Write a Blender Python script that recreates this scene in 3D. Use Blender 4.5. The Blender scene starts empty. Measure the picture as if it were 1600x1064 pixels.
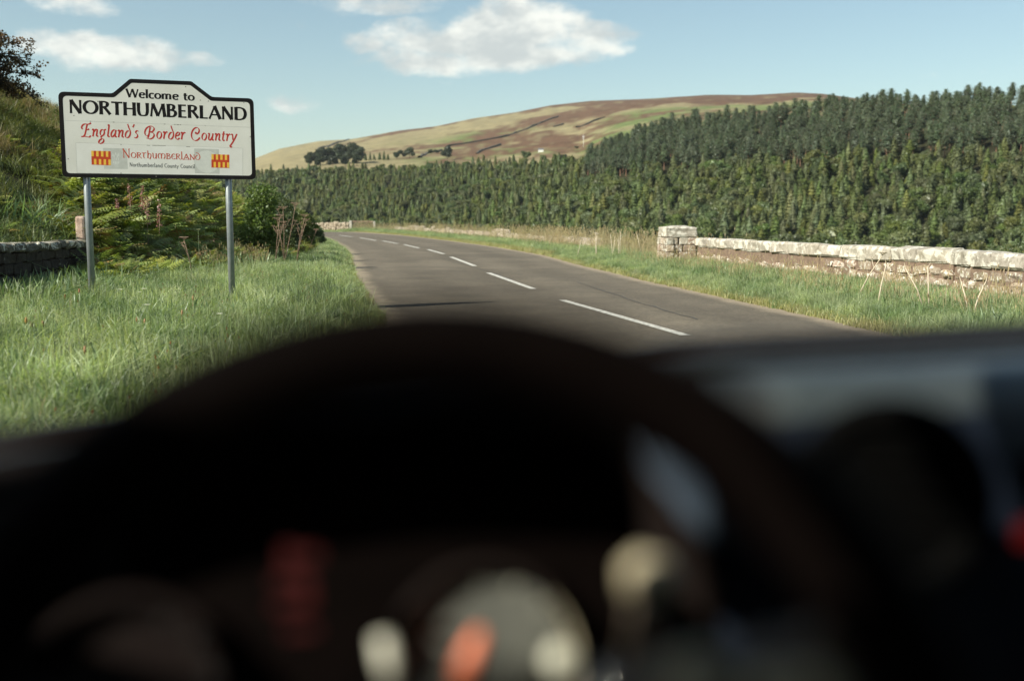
import bpy, bmesh, math, random
import numpy as np
from mathutils import Vector, Matrix, Euler

scene = bpy.context.scene
COL = scene.collection
rng = np.random.default_rng(7)
random.seed(7)
PI = math.pi

# ------------------------------------------------------------------ camera
EYE = 1.30
FPX = 35.0 / 36.0 * 1600.0
PITCH = math.atan((532 - 348) / FPX)
cam_data = bpy.data.cameras.new("camera")
cam = bpy.data.objects.new("camera", cam_data)
COL.objects.link(cam)
cam.location = (0, 0, EYE)
cam.rotation_euler = (PI / 2 - PITCH, 0, 0)
cam_data.lens = 35.0
cam_data.sensor_width = 36.0
cam_data.clip_start = 0.02
cam_data.clip_end = 20000
cam_data.dof.use_dof = True
cam_data.dof.focus_distance = 13.9
cam_data.dof.aperture_fstop = 1.4
scene.camera = cam

# ------------------------------------------------------------------ sun, sky, exposure
SUN_EL = 36.5
SHADOW_SLOPE = 0.65                     # shadows run to +x and a little to +y
SUN_AZ = math.atan2(-1.0, -SHADOW_SLOPE)   # azimuth from +y towards +x of the direction to the sun
scene.view_settings.view_transform = 'Standard'
scene.view_settings.look = 'None'
scene.view_settings.gamma = 1.0
scene.view_settings.use_curve_mapping = False
scene.view_settings.exposure = 0.86
sun_data = bpy.data.lights.new("sun", 'SUN')
sun_data.energy = 4.6
sun_data.angle = math.radians(0.5)
sun_data.color = (1.0, 0.93, 0.80)
sun = bpy.data.objects.new("sun", sun_data)
COL.objects.link(sun)
sdir = Vector((math.sin(SUN_AZ) * math.cos(math.radians(SUN_EL)),
               math.cos(SUN_AZ) * math.cos(math.radians(SUN_EL)),
               math.sin(math.radians(SUN_EL))))
sun.rotation_euler = sdir.to_track_quat('Z', 'Y').to_euler()
sun.location = (-30, -10, 30)


def ray(px, py):
    """photograph pixel -> unit direction in the world"""
    v = Vector(((px - 800) / FPX, 1.0, -(py - 532) / FPX))
    c, s = math.cos(PITCH), math.sin(PITCH)
    return Vector((v.x, v.y * c + v.z * s, -v.y * s + v.z * c)).normalized()


def P(px, py, depth):
    """point seen at pixel px, py at y = depth"""
    d = ray(px, py)
    return Vector((0, 0, EYE)) + d * (depth / d.y)


def G(px, py, z=0.0):
    """point seen at pixel px, py on the level z"""
    d = ray(px, py)
    return Vector((0, 0, EYE)) + d * ((z - EYE) / d.z)


def azel(px, py):
    d = ray(px, py)
    return math.atan2(d.x, d.y), math.asin(d.z)


world = bpy.data.worlds.new("World")
scene.world = world
world.use_nodes = True
wn, wl = world.node_tree.nodes, world.node_tree.links
wn.clear()


def W(kind, **kw):
    n = wn.new(kind)
    for k, v in kw.items():
        setattr(n, k, v)
    return n


def wmath(op, a, b=None, c=None, clamp=False):
    n = W('ShaderNodeMath', operation=op, use_clamp=clamp)
    for i, v in enumerate((a, b, c)):
        if v is None:
            continue
        if isinstance(v, (int, float)):
            n.inputs[i].default_value = v
        else:
            wl.new(v, n.inputs[i])
    return n.outputs[0]


sky = W('ShaderNodeTexSky', sky_type='NISHITA')
sky.sun_disc = False
sky.sun_elevation = math.radians(SUN_EL)
sky.sun_rotation = SUN_AZ
sky.altitude = 200
sky.air_density = 1.0
sky.dust_density = 0.7
sky.ozone_density = 1.4
tc = W('ShaderNodeTexCoord')
sep = W('ShaderNodeSeparateXYZ')
wl.new(tc.outputs['Generated'], sep.inputs[0])
az = wmath('ARCTAN2', sep.outputs[0], sep.outputs[1])
el = wmath('ARCSINE', sep.outputs[2])
cmb = W('ShaderNodeCombineXYZ')
wl.new(az, cmb.inputs[0]); wl.new(wmath('MULTIPLY', el, 1.7), cmb.inputs[1])


def wnoise(scale, detail, rough, off=0.0, dist=0.0):
    n = W('ShaderNodeTexNoise')
    n.noise_dimensions = '3D'
    m = W('ShaderNodeVectorMath', operation='ADD')
    wl.new(cmb.outputs[0], m.inputs[0]); m.inputs[1].default_value = (off, off * .7, off * .3)
    wl.new(m.outputs[0], n.inputs['Vector'])
    n.inputs['Scale'].default_value = scale
    n.inputs['Detail'].default_value = detail
    n.inputs['Roughness'].default_value = rough
    n.inputs['Distortion'].default_value = dist
    return n.outputs[0]


clouds = [  # photograph px: x, y, half width, half height, strength
    (812, 42, 108, 42, 1.0), (905, 62, 78, 30, .85), (735, 70, 120, 30, .9), (700, 98, 120, 20, .85), (830, 88, 112, 22, .85),
    (650, 50, 75, 22, .72), (568, 66, 36, 18, .6), (600, 4, 120, 18, .72), (955, 76, 36, 14, .55),
    (135, 80, 110, 26, .8), (70, 72, 55, 22, .7), (215, 94, 80, 16, .6), (317, 95, 28, 12, .5), (120, 4, 70, 20, .7),
    (456, 162, 52, 14, .55), (1510, 112, 80, 7, .3), (470, 40, 22, 8, .35), (700, 126, 16, 7, .3)]
cl = [(*azel(x, y), rx / FPX, ry / FPX, s) for x, y, rx, ry, s in clouds]
for a0, e0, ra, re, s in ((-2.4, .35, .22, .06, .9), (-1.5, .5, .2, .07, .8), (1.2, .22, .2, .04, .8), (1.9, .45, .25, .07, .9),
                          (2.8, .25, .22, .05, .8), (-1.1, .2, .15, .03, .7), (.9, .5, .2, .06, .8), (-.2, .7, .2, .08, .8)):
    cl.append((a0, e0, ra, re, s))
fb = wnoise(13.0, 9, .62)
fb2 = wnoise(34.0, 8, .6, 3.0)
wob = wmath('MULTIPLY', wmath('SUBTRACT', wnoise(10.0, 4, .5, 9.0), .5), .05)
field = None
for a0, e0, ra, re, s in cl:
    da = wmath('DIVIDE', wmath('SUBTRACT', wmath('ADD', az, wob), a0), ra)
    de = wmath('DIVIDE', wmath('SUBTRACT', wmath('ADD', el, wmath('MULTIPLY', wob, .4)), e0), re)
    d2 = wmath('ADD', wmath('MULTIPLY', da, da), wmath('MULTIPLY', de, de))
    b = wmath('MULTIPLY', wmath('SUBTRACT', 1.0, wmath('MULTIPLY', d2, .62)), s)
    field = b if field is None else wmath('SMOOTH_MAX', field, b, .2)
dens = wmath('ADD', field, wmath('ADD', wmath('MULTIPLY', wmath('SUBTRACT', fb, .5), 1.5), wmath('MULTIPLY', wmath('SUBTRACT', fb2, .5), .85)))
mr = W('ShaderNodeMapRange', interpolation_type='SMOOTHSTEP')
wl.new(dens, mr.inputs[0])
mr.inputs[1].default_value = .20; mr.inputs[2].default_value = .78
mr.inputs[3].default_value = 0; mr.inputs[4].default_value = .93
# cloud colour: soft grey in the thick lower folds, white at the lit billows
shade = W('ShaderNodeMapRange', interpolation_type='SMOOTHSTEP')
wl.new(wnoise(17.0, 6, .55, 5.0), shade.inputs[0])
shade.inputs[1].default_value = .34; shade.inputs[2].default_value = .62
shade.inputs[3].default_value = 0; shade.inputs[4].default_value = 1
cmix = W('ShaderNodeMix', data_type='RGBA')
wl.new(shade.outputs[0], cmix.inputs[0])
cmix.inputs[6].default_value = (4.1, 4.3, 4.3, 1)
cmix.inputs[7].default_value = (7.0, 6.9, 6.4, 1)
tint = W('ShaderNodeMix', data_type='RGBA', blend_type='MULTIPLY')
tint.inputs[0].default_value = 1.0
wl.new(sky.outputs[0], tint.inputs[6])
tint.inputs[7].default_value = (.94, .93, .80, 1)
smix = W('ShaderNodeMix', data_type='RGBA')
wl.new(mr.outputs[0], smix.inputs[0])
wl.new(tint.outputs[2], smix.inputs[6]); wl.new(cmix.outputs[2], smix.inputs[7])
bg = W('ShaderNodeBackground')
wl.new(smix.outputs[2], bg.inputs[0])
bg.inputs[1].default_value = 0.095
wo = W('ShaderNodeOutputWorld')
wl.new(bg.outputs[0], wo.inputs[0])
scene.cycles.max_bounces = 6
scene.cycles.transparent_max_bounces = 16
scene.cycles.caustics_reflective = False
scene.cycles.caustics_refractive = False


# ------------------------------------------------------------------ helpers
def tag(o, label=None, cat=None, group=None, kind=None):
    if label: o['label'] = label
    if cat: o['category'] = cat
    if group: o['group'] = group
    if kind: o['kind'] = kind
    return o


def link(o, parent=None):
    COL.objects.link(o)
    if parent is not None:
        o.parent = parent
    return o


def empty(name, loc=(0, 0, 0), rz=0.0):
    o = bpy.data.objects.new(name, None)
    o.empty_display_size = .2
    COL.objects.link(o)
    o.location = loc
    o.rotation_euler = (0, 0, rz)
    return o


class MB:
    """collects shapes; build() links them as one mesh object"""
    def __init__(s):
        s.v, s.f, s.m, s.sm = [], [], [], []

    def add(s, vs, fs, mi=0, smooth=False):
        b = len(s.v)
        s.v.extend([tuple(q) for q in vs])
        s.f.extend([tuple(i + b for i in f) for f in fs])
        s.m.extend([mi] * len(fs)); s.sm.extend([smooth] * len(fs))

    def box(s, c, size, rot=None, mi=0, bev=0.0):
        x, y, z = size[0] / 2, size[1] / 2, size[2] / 2
        R = rot if rot is not None else Matrix.Identity(3)
        c = Vector(c)
        if bev <= 0:
            vs = [c + R @ Vector((a * x, b * y, d * z)) for d in (-1, 1) for a, b in ((-1, -1), (1, -1), (1, 1), (-1, 1))]
            fs = [(3, 2, 1, 0), (4, 5, 6, 7), (0, 1, 5, 4), (1, 2, 6, 5), (2, 3, 7, 6), (3, 0, 4, 7)]
            s.add(vs, fs, mi); return
        bm = bmesh.new()
        bmesh.ops.create_cube(bm, size=1.0)
        for v in bm.verts: v.co = Vector((v.co.x * size[0], v.co.y * size[1], v.co.z * size[2]))
        bmesh.ops.bevel(bm, geom=list(bm.edges), offset=bev, segments=2, affect='EDGES', profile=.5)
        bm.verts.index_update()
        s.add([c + R @ v.co for v in bm.verts], [[v.index for v in f.verts] for f in bm.faces], mi, False)
        bm.free()

    def tube(s, pts, rad, n=10, mi=0, cap=True, smooth=True):
        pts = [Vector(p) for p in pts]
        if not hasattr(rad, '__len__'): rad = [rad] * len(pts)
        vs, fs = [], []
        up = None
        for i, p in enumerate(pts):
            t = (pts[min(i + 1, len(pts) - 1)] - pts[max(i - 1, 0)]).normalized()
            if up is None:
                up = Vector((0, 0, 1)) if abs(t.z) < .9 else Vector((1, 0, 0))
            a = t.cross(up).normalized(); b = a.cross(t).normalized(); up = b
            for k in range(n):
                w = 2 * PI * k / n
                vs.append(p + (a * math.cos(w) + b * math.sin(w)) * rad[i])
        for i in range(len(pts) - 1):
            for k in range(n):
                fs.append((i * n + k, i * n + (k + 1) % n, (i + 1) * n + (k + 1) % n, (i + 1) * n + k))
        if cap:
            fs.append(tuple(range(n))[::-1]); fs.append(tuple((len(pts) - 1) * n + k for k in range(n)))
        s.add(vs, fs, mi, smooth)

    def torus(s, c, u, v, R, r, n=72, m=14, mi=0, a0=0, a1=2 * PI, ell=1.0):
        c, u, v = Vector(c), Vector(u).normalized(), Vector(v).normalized()
        w = u.cross(v)
        full = abs(a1 - a0 - 2 * PI) < 1e-6
        N = n if full else n + 1
        vs, fs = [], []
        for i in range(N):
            t = a0 + (a1 - a0) * i / n
            d = u * math.cos(t) + v * math.sin(t)
            for k in range(m):
                q = 2 * PI * k / m
                vs.append(c + d * (R + r * math.cos(q)) + w * (r * ell * math.sin(q)))
        for i in range(n if full else n):
            j = (i + 1) % N
            if not full and i + 1 > n: break
            for k in range(m):
                fs.append((i * m + k, j * m + k, j * m + (k + 1) % m, i * m + (k + 1) % m))
        s.add(vs, fs, mi, True)

    def mesh(s, name, mats):
        me = bpy.data.meshes.new(name)
        me.from_pydata([tuple(q) for q in s.v], [], s.f)
        for m in (mats if isinstance(mats, (list, tuple)) else [mats]): me.materials.append(m)
        me.polygons.foreach_set('material_index', s.m)
        me.polygons.foreach_set('use_smooth', s.sm)
        me.update()
        return me

    def build(s, name, mats, parent=None):
        return link(bpy.data.objects.new(name, s.mesh(name, mats)), parent)


def grid_mesh(name, V, nu, nv, mats, smooth=True, wrap=False):
    """V: (nu*nv,3) array, row major"""
    i = np.arange(nu - 1)[:, None] * nv + np.arange(nv - 1)[None]
    F = np.stack([i, i + nv, i + nv + 1, i + 1], -1).reshape(-1, 4)
    return np_mesh(name, V, F, mats, smooth)


def np_mesh(name, V, F, mats, smooth=False, mi=None):
    me = bpy.data.meshes.new(name)
    V = np.asarray(V, np.float32); F = np.asarray(F, np.int32)
    k = F.shape[1]
    me.vertices.add(len(V)); me.vertices.foreach_set('co', V.ravel())
    me.loops.add(F.size); me.loops.foreach_set('vertex_index', F.ravel())
    me.polygons.add(len(F))
    me.polygons.foreach_set('loop_start', np.arange(0, F.size, k, dtype=np.int32))
    me.polygons.foreach_set('loop_total', np.full(len(F), k, np.int32))
    for m in (mats if isinstance(mats, (list, tuple)) else [mats]): me.materials.append(m)
    me.update(calc_edges=True)
    if mi is not None: me.polygons.foreach_set('material_index', np.asarray(mi, np.int32))
    me.polygons.foreach_set('use_smooth', np.full(len(F), bool(smooth)))
    return me


# ------------------------------------------------------------------ materials
def principled(name):
    m = bpy.data.materials.new(name)
    m.use_nodes = True
    nt = m.node_tree
    return m, nt, nt.nodes['Principled BSDF'], nt.nodes['Material Output']


def node(nt, kind, **kw):
    n = nt.nodes.new(kind)
    for k, v in kw.items(): setattr(n, k, v)
    return n


def ramp_pair(nt, fac, c1, c2, lo=.35, hi=.65):
    r = node(nt, 'ShaderNodeValToRGB')
    r.color_ramp.elements[0].position = lo; r.color_ramp.elements[0].color = (*c1, 1)
    r.color_ramp.elements[1].position = hi; r.color_ramp.elements[1].color = (*c2, 1)
    nt.links.new(fac, r.inputs[0])
    return r.outputs[0]


def nz(nt, scale, detail=4, rough=.55, coord='Object', dist=0.0, scl=None):
    t = node(nt, 'ShaderNodeTexCoord') if coord != 'Position' else node(nt, 'ShaderNodeNewGeometry')
    o = t.outputs[coord]
    if scl:
        mp = node(nt, 'ShaderNodeMapping'); mp.inputs['Scale'].default_value = scl
        nt.links.new(o, mp.inputs[0]); o = mp.outputs[0]
    n = node(nt, 'ShaderNodeTexNoise')
    nt.links.new(o, n.inputs['Vector'])
    n.inputs['Scale'].default_value = scale; n.inputs['Detail'].default_value = detail
    n.inputs['Roughness'].default_value = rough; n.inputs['Distortion'].default_value = dist
    return n.outputs[0]


def mixc(nt, fac, a, b, blend='MIX'):
    m = node(nt, 'ShaderNodeMix', data_type='RGBA', blend_type=blend)
    for i, v in ((0, fac), (6, a), (7, b)):
        if isinstance(v, (int, float)): m.inputs[i].default_value = v
        elif isinstance(v, tuple): m.inputs[i].default_value = (*v, 1) if len(v) == 3 else v
        else: nt.links.new(v, m.inputs[i])
    return m.outputs[2]


def vary(nt, col, h=.03, v=.3, s=.15):
    oi = node(nt, 'ShaderNodeObjectInfo')
    wn_ = node(nt, 'ShaderNodeTexWhiteNoise', noise_dimensions='1D')
    nt.links.new(oi.outputs['Random'], wn_.inputs['W'])
    sp = node(nt, 'ShaderNodeSeparateColor')
    nt.links.new(wn_.outputs['Color'], sp.inputs[0])
    hsv = node(nt, 'ShaderNodeHueSaturation')
    for out, inp, c, r in ((0, 'Hue', .5, h), (1, 'Saturation', 1.0, s), (2, 'Value', 1.0, v)):
        mr_ = node(nt, 'ShaderNodeMapRange')
        nt.links.new(sp.outputs[out], mr_.inputs[0])
        mr_.inputs[3].default_value = c - r; mr_.inputs[4].default_value = c + r
        nt.links.new(mr_.outputs[0], hsv.inputs[inp])
    nt.links.new(col, hsv.inputs['Color'])
    return hsv.outputs[0]


def mat_plain(name, c1, c2=None, scale=8, rough=.6, bump=0, metal=0, detail=5, spec=.5, coat=0, rnd=None, coord='Object', lo=.35, hi=.65):
    m, nt, b, o = principled(name)
    f = nz(nt, scale, detail, .6, coord)
    col = ramp_pair(nt, f, c1, c2 or c1, lo, hi)
    if rnd: col = vary(nt, col, *rnd)
    nt.links.new(col, b.inputs['Base Color'])
    b.inputs['Roughness'].default_value = rough
    b.inputs['Metallic'].default_value = metal
    b.inputs['Specular IOR Level'].default_value = spec
    b.inputs['Coat Weight'].default_value = coat
    if bump:
        bp = node(nt, 'ShaderNodeBump'); bp.inputs['Strength'].default_value = 1; bp.inputs['Distance'].default_value = bump
        nt.links.new(nz(nt, scale * 3, 6, .65, coord), bp.inputs['Height'])
        nt.links.new(bp.outputs[0], b.inputs['Normal'])
    return m


def mat_leaf(name, c1, c2, scale=2.0, rnd=(.02, .25, .15), trans=.35, coord='Object', lo=.3, hi=.7):
    m = bpy.data.materials.new(name); m.use_nodes = True
    nt = m.node_tree; nt.nodes.clear()
    col = vary(nt, ramp_pair(nt, nz(nt, scale, 3, .6, coord), c1, c2, lo, hi), *rnd)
    d = node(nt, 'ShaderNodeBsdfDiffuse'); t = node(nt, 'ShaderNodeBsdfTranslucent')
    nt.links.new(col, d.inputs[0])
    nt.links.new(mixc(nt, 1.0, col, (1.25, 1.3, .6), 'MULTIPLY'), t.inputs[0])
    g = node(nt, 'ShaderNodeBsdfGlossy'); g.inputs['Roughness'].default_value = .45
    g.inputs['Color'].default_value = (.8, .85, .85, 1)
    mx = node(nt, 'ShaderNodeMixShader'); mx.inputs[0].default_value = trans
    nt.links.new(d.outputs[0], mx.inputs[1]); nt.links.new(t.outputs[0], mx.inputs[2])
    m2 = node(nt, 'ShaderNodeMixShader'); m2.inputs[0].default_value = .035
    nt.links.new(mx.outputs[0], m2.inputs[1]); nt.links.new(g.outputs[0], m2.inputs[2])
    o = node(nt, 'ShaderNodeOutputMaterial'); nt.links.new(m2.outputs[0], o.inputs[0])
    return m


# ------------------------------------------------------------------ the lie of the land
left_px = [(590.5, 497), (580, 484), (573.5, 474), (565, 458), (555, 442), (549, 428), (547, 414), (545, 400), (537, 390), (524, 381), (511, 374), (498, 368)]
right_px = [(1359, 516), (1294, 500.6), (1162, 472), (1031, 444), (900, 413), (850, 399), (775, 386), (700, 376), (625, 367.5), (569, 363.2), (505, 361.2)]
L = np.array([tuple(G(x, y))[:2] for x, y in left_px]); Rr = np.array([tuple(G(x, y))[:2] for x, y in right_px])
LY = np.concatenate([[-60, -5, 5], L[:, 1], [96, 106]]); LX = np.concatenate([[1.0, -1.0, -1.0], L[:, 0], [-29, -60]])
RY = np.concatenate([[-60, -5, 5], Rr[:, 1], [160, 164]]); RX = np.concatenate([[8.0, 5.4, 5.0], Rr[:, 0], [-70, -150]])
XL = lambda y: np.interp(y, LY, LX)
XR = lambda y: np.interp(y, RY, RX)


def sstep(a, b, x):
    t = np.clip((x - a) / (b - a), 0, 1)
    return t * t * (3 - 2 * t)


def vnoise(x, y, seed=0):
    """cheap smooth value noise"""
    xi, yi = np.floor(x), np.floor(y)
    fx, fy = x - xi, y - yi
    fx, fy = fx * fx * (3 - 2 * fx), fy * fy * (3 - 2 * fy)
    def h(a, b):
        t = np.sin(a * 127.1 + b * 311.7 + seed * 74.7) * 43758.5453
        return t - np.floor(t)
    return (h(xi, yi) * (1 - fx) + h(xi + 1, yi) * fx) * (1 - fy) + (h(xi, yi + 1) * (1 - fx) + h(xi + 1, yi + 1) * fx) * fy


def fbm(x, y, oct=4, seed=0):
    s, a, t = 0, .5, 0
    for i in range(oct):
        s = s + a * vnoise(x * 2 ** i, y * 2 ** i, seed + i); t += a; a *= .5
    return s / t


def w0(y):
    return np.interp(y, [14, 18.5, 22, 35, 60], [5.3, 4.6, 3.6, 2.6, 2.3])


def pxel(pairs):
    """skyline rows -> azimuth, tan(elevation)"""
    a = [(math.atan2(ray(x, y).x, ray(x, y).y), ray(x, y).z / math.hypot(ray(x, y).x, ray(x, y).y)) for x, y in pairs]
    return np.array([q[0] for q in a]), np.array([q[1] for q in a])


# ground rows (photograph pixels) for the far slopes
A1, E1 = pxel([(-400, 300), (0, 300), (380, 277), (450, 270), (550, 267), (625, 266), (740, 262), (850, 262), (905, 262), (950, 240), (1000, 221), (1050, 210),
               (1100, 203), (1200, 193), (1300, 183), (1400, 175), (1500, 169), (1600, 165), (2000, 150)])
AB, EB = pxel([(-400, 300), (905, 285), (966, 279), (1119, 268), (1294, 258), (1469, 249), (1600, 246), (2000, 240)])   # lower edge of the pine belt
A2, E2 = pxel([(-400, 320), (0, 310), (380, 254), (400, 247.5), (437, 233), (497, 221.5), (550, 217.5), (625, 204), (677, 198), (737, 185.6), (805, 176),
               (861, 165), (925, 158), (1000, 155), (1040, 153), (1101, 149.5), (1171, 149.5), (1241, 145.5), (1285, 147.5), (1337, 153.7), (1450, 166),
               (1600, 180), (2000, 200)])
R0, R2 = 290.0, 1900.0
def R1(a): return np.interp(a, [azel(x, 300)[0] for x in (700, 950, 1600)], [620, 470, 440])


def Hfar(x, y):
    r = np.hypot(x, y); a = np.arctan2(x, y)
    e1, e2, r1 = np.interp(a, A1, E1), np.interp(a, A2, E2), R1(a)
    e0 = -.040
    t1 = np.clip((r - R0) / (r1 - R0), 0, 1)
    t2 = np.clip((r - r1) / (R2 - r1), 0, 1)
    e2 = np.maximum(e2, e1 - .004)
    e = e0 + (e1 - e0) * t1 ** .9 + (e2 - e1) * (1 - (1 - t2) ** 1.7)
    h = EYE + e * np.minimum(r, R2)
    over = np.maximum(r - R2, 0)
    h = h - over * .09 * sstep(0, 600, over) - over * .012
    h = np.where(r < R0, EYE + e0 * R0 - (R0 - r) * .02, h)
    h = h + (fbm(x / 120, y / 120, 4, 3) - .5) * np.clip((r - 500) / 400, 0, 1) * 7 * (1 - sstep(1700, 1900, r) * .7)
    return h


def Hnear(x, y):
    dl = XL(y) - x; dr = x - XR(y)
    # the road runs roughly 12 degrees off the y axis: lateral distance
    # slope of the bend widens it, kept simple
    h = np.full_like(x, -.07)
    hl = -.07 + sstep(-.12, .0, dl) * .06 + sstep(0, .7, dl) * .14 + sstep(.7, 4.0, dl) * .10
    b = np.maximum(dl - w0(y), 0)
    g = np.interp(y, [-20, 10, 25, 45, 80, 110], [.9, .95, 1.0, .8, .5, .4])
    slope = .66 * b - .33 * np.maximum(b - 9.2, 0) - .25 * np.maximum(b - 18, 0)
    hl = hl + g * (slope + sstep(0, .5, b) * .15 + (fbm(x / 2.2, y / 2.2, 3, 5) - .5) * .5 * sstep(.5, 3, b))
    hr = -.07 + sstep(-.12, .0, dr) * .06 + sstep(0, .8, dr) * .06 + sstep(.8, 3.0, dr) * .05
    hr = hr + np.interp(y, [60, 155], [0, .25]) * sstep(0, 4, dr)
    d = np.maximum(dr - 5.5, 0)
    hr = hr - np.minimum(d * .34, 16 + d * .02)
    h = np.where(dl > -.12, hl, h); h = np.where(dr > -.12, hr, h)
    return h


def H(x, y):
    x = np.asarray(x, float); y = np.asarray(y, float)
    r = np.hypot(x, y)
    t = sstep(210, 300, r)
    hn = Hnear(x, y)
    hn = np.where((x < XL(y) + .1) & (r > 120), np.minimum(hn, 2 + 6 * (1 - t)), hn)
    return hn * (1 - t) + Hfar(x, y) * t


def H1(x, y): return float(H(np.array([x]), np.array([y]))[0])


def hit(px, py, start=150.0):
    """where the sight line through a pixel meets the far ground"""
    d = ray(px, py); hx = math.hypot(d.x, d.y)
    r = np.arange(start, 2300, 2.0)
    x, y, z = d.x / hx * r, d.y / hx * r, EYE + d.z / hx * r
    g = H(x, y)
    k = np.argmax(g >= z) if (g >= z).any() else len(r) - 1
    return Vector((x[k], y[k], g[k]))
# ------------------------------------------------------------------ ground
def tree_zone(x, y):
    """1 inside the conifer plantation, 2 in the pine belt, 0 outside"""
    r = np.hypot(x, y); a = np.arctan2(x, y)
    z = EYE * 0 + H(x, y)
    e = (z - EYE) / r
    inside = (r > 262) & (r < R1(a)) & (e < np.interp(a, A1, E1) + .001)
    pine = inside & (a > azel(915, 300)[0]) & (e > np.interp(a, AB, EB))
    return inside.astype(int) + pine.astype(int)


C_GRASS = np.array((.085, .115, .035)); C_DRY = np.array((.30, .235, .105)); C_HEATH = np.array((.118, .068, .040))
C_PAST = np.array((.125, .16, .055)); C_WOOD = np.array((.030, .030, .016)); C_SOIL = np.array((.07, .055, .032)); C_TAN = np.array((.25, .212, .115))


def lerp(a, b, t): return a * (1 - t[:, None]) + b * t[:, None]


az_list = np.concatenate([np.arange(-180, -34, 3.0), np.arange(-34, 34, .09), np.arange(34, 180.1, 3.0)]) * PI / 180
rad_list = np.concatenate([np.arange(.6, 3, .6), 3 * 1.026 ** np.arange(0, 258), [2400, 2800, 3400, 4500, 7000]])
AA, RRR = np.meshgrid(az_list, rad_list, indexing='ij')
gx, gy = (np.sin(AA) * RRR).ravel(), (np.cos(AA) * RRR).ravel()
gz = H(gx, gy)
r_ = np.hypot(gx, gy); a_ = np.arctan2(gx, gy)
dl_, dr_ = XL(gy) - gx, gx - XR(gy)
n1 = fbm(gx / 3, gy / 3, 4, 1)
colr = lerp(np.tile(C_GRASS, (len(gx), 1)), C_SOIL, sstep(.35, .7, n1))
colr = lerp(colr, C_DRY * .55, sstep(6, 14, dl_ - w0(gy)) * .8)
edge = np.maximum(1 - np.abs(dl_ - .05) / .25, 1 - np.abs(dr_ - .1) / .35)
colr = lerp(colr, C_TAN * .8, np.clip(edge, 0, 1) * (r_ < 200))
# the moor
el_ = (gz - EYE) / r_
px_ = 800 + FPX * np.tan(np.clip(a_, -.6, .6))
e2_ = np.interp(a_, A2, E2); e1_ = np.interp(a_, A1, E1)
up = np.clip((el_ - e1_) / np.maximum(e2_ - e1_, .004), 0, 1.2)          # 0 at the wood, 1 at the skyline
rot = (gx * .94 + gy * .34, -gx * .34 + gy * .94)
band = fbm(a_ * 13 - up * 1.1, up * 6.5 + a_ * 4, 4, 11)
fine = fbm(a_ * 55 - up * 3, up * 22 + a_ * 10, 4, 23)
moor = lerp(np.tile(C_TAN, (len(gx), 1)), C_PAST, sstep(.38, .60, band * .75 + fine * .25) * (1 - sstep(.62, .85, up)) * sstep(560, 700, px_))
hth = sstep(.53, .65, fbm(a_ * 15 + 4 - up * 1.6, up * 9 - a_ * 3, 4, 31) * .6 + fine * .4 + .22 * sstep(.62, .95, up) * sstep(760, 1000, px_) + .05 * sstep(600, 700, px_) - .12 * sstep(600, 480, px_))
moor = lerp(moor, C_HEATH, hth)
moor = lerp(moor, C_TAN * .8, sstep(.62, .72, fine) * .6)
fine2 = fbm(a_ * 210, up * 60 + a_ * 40, 3, 51)
moor = moor * (.82 + .36 * fine2)[:, None]
far = sstep(330, 420, r_)
colr = lerp(colr, moor, far)
zone = tree_zone(gx, gy)
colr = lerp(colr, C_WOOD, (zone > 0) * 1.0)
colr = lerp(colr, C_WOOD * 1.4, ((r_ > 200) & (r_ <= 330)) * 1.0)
nA, nR = len(az_list), len(rad_list)
m_ground, nt, bs, _ = principled('ground_cover')
at_ = node(nt, 'ShaderNodeAttribute', attribute_name='cover')
nA_ = nz(nt, .9, 6, .65, 'Position'); nB_ = nz(nt, .035, 8, .72, 'Position')
hs = node(nt, 'ShaderNodeHueSaturation')
nt.links.new(at_.outputs['Color'], hs.inputs['Color'])
mm = node(nt, 'ShaderNodeMath', operation='ADD'); nt.links.new(nA_, mm.inputs[0]); nt.links.new(nB_, mm.inputs[1])
mr2 = node(nt, 'ShaderNodeMapRange'); nt.links.new(mm.outputs[0], mr2.inputs[0])
mr2.inputs[1].default_value = .7; mr2.inputs[2].default_value = 1.3; mr2.inputs[3].default_value = .6; mr2.inputs[4].default_value = 1.4
nt.links.new(mr2.outputs[0], hs.inputs['Value'])
nt.links.new(hs.outputs[0], bs.inputs['Base Color'])
bs.inputs['Roughness'].default_value = .95; bs.inputs['Specular IOR Level'].default_value = .1
bp = node(nt, 'ShaderNodeBump'); bp.inputs['Distance'].default_value = .08; bp.inputs['Strength'].default_value = 1.0
nt.links.new(nA_, bp.inputs['Height']); nt.links.new(bp.outputs[0], bs.inputs['Normal'])
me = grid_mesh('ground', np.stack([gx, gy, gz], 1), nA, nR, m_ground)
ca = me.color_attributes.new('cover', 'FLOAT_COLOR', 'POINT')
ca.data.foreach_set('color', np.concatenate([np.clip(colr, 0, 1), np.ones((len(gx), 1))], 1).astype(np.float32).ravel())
ground = link(bpy.data.objects.new('ground', me)); tag(ground, kind='structure')

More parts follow.
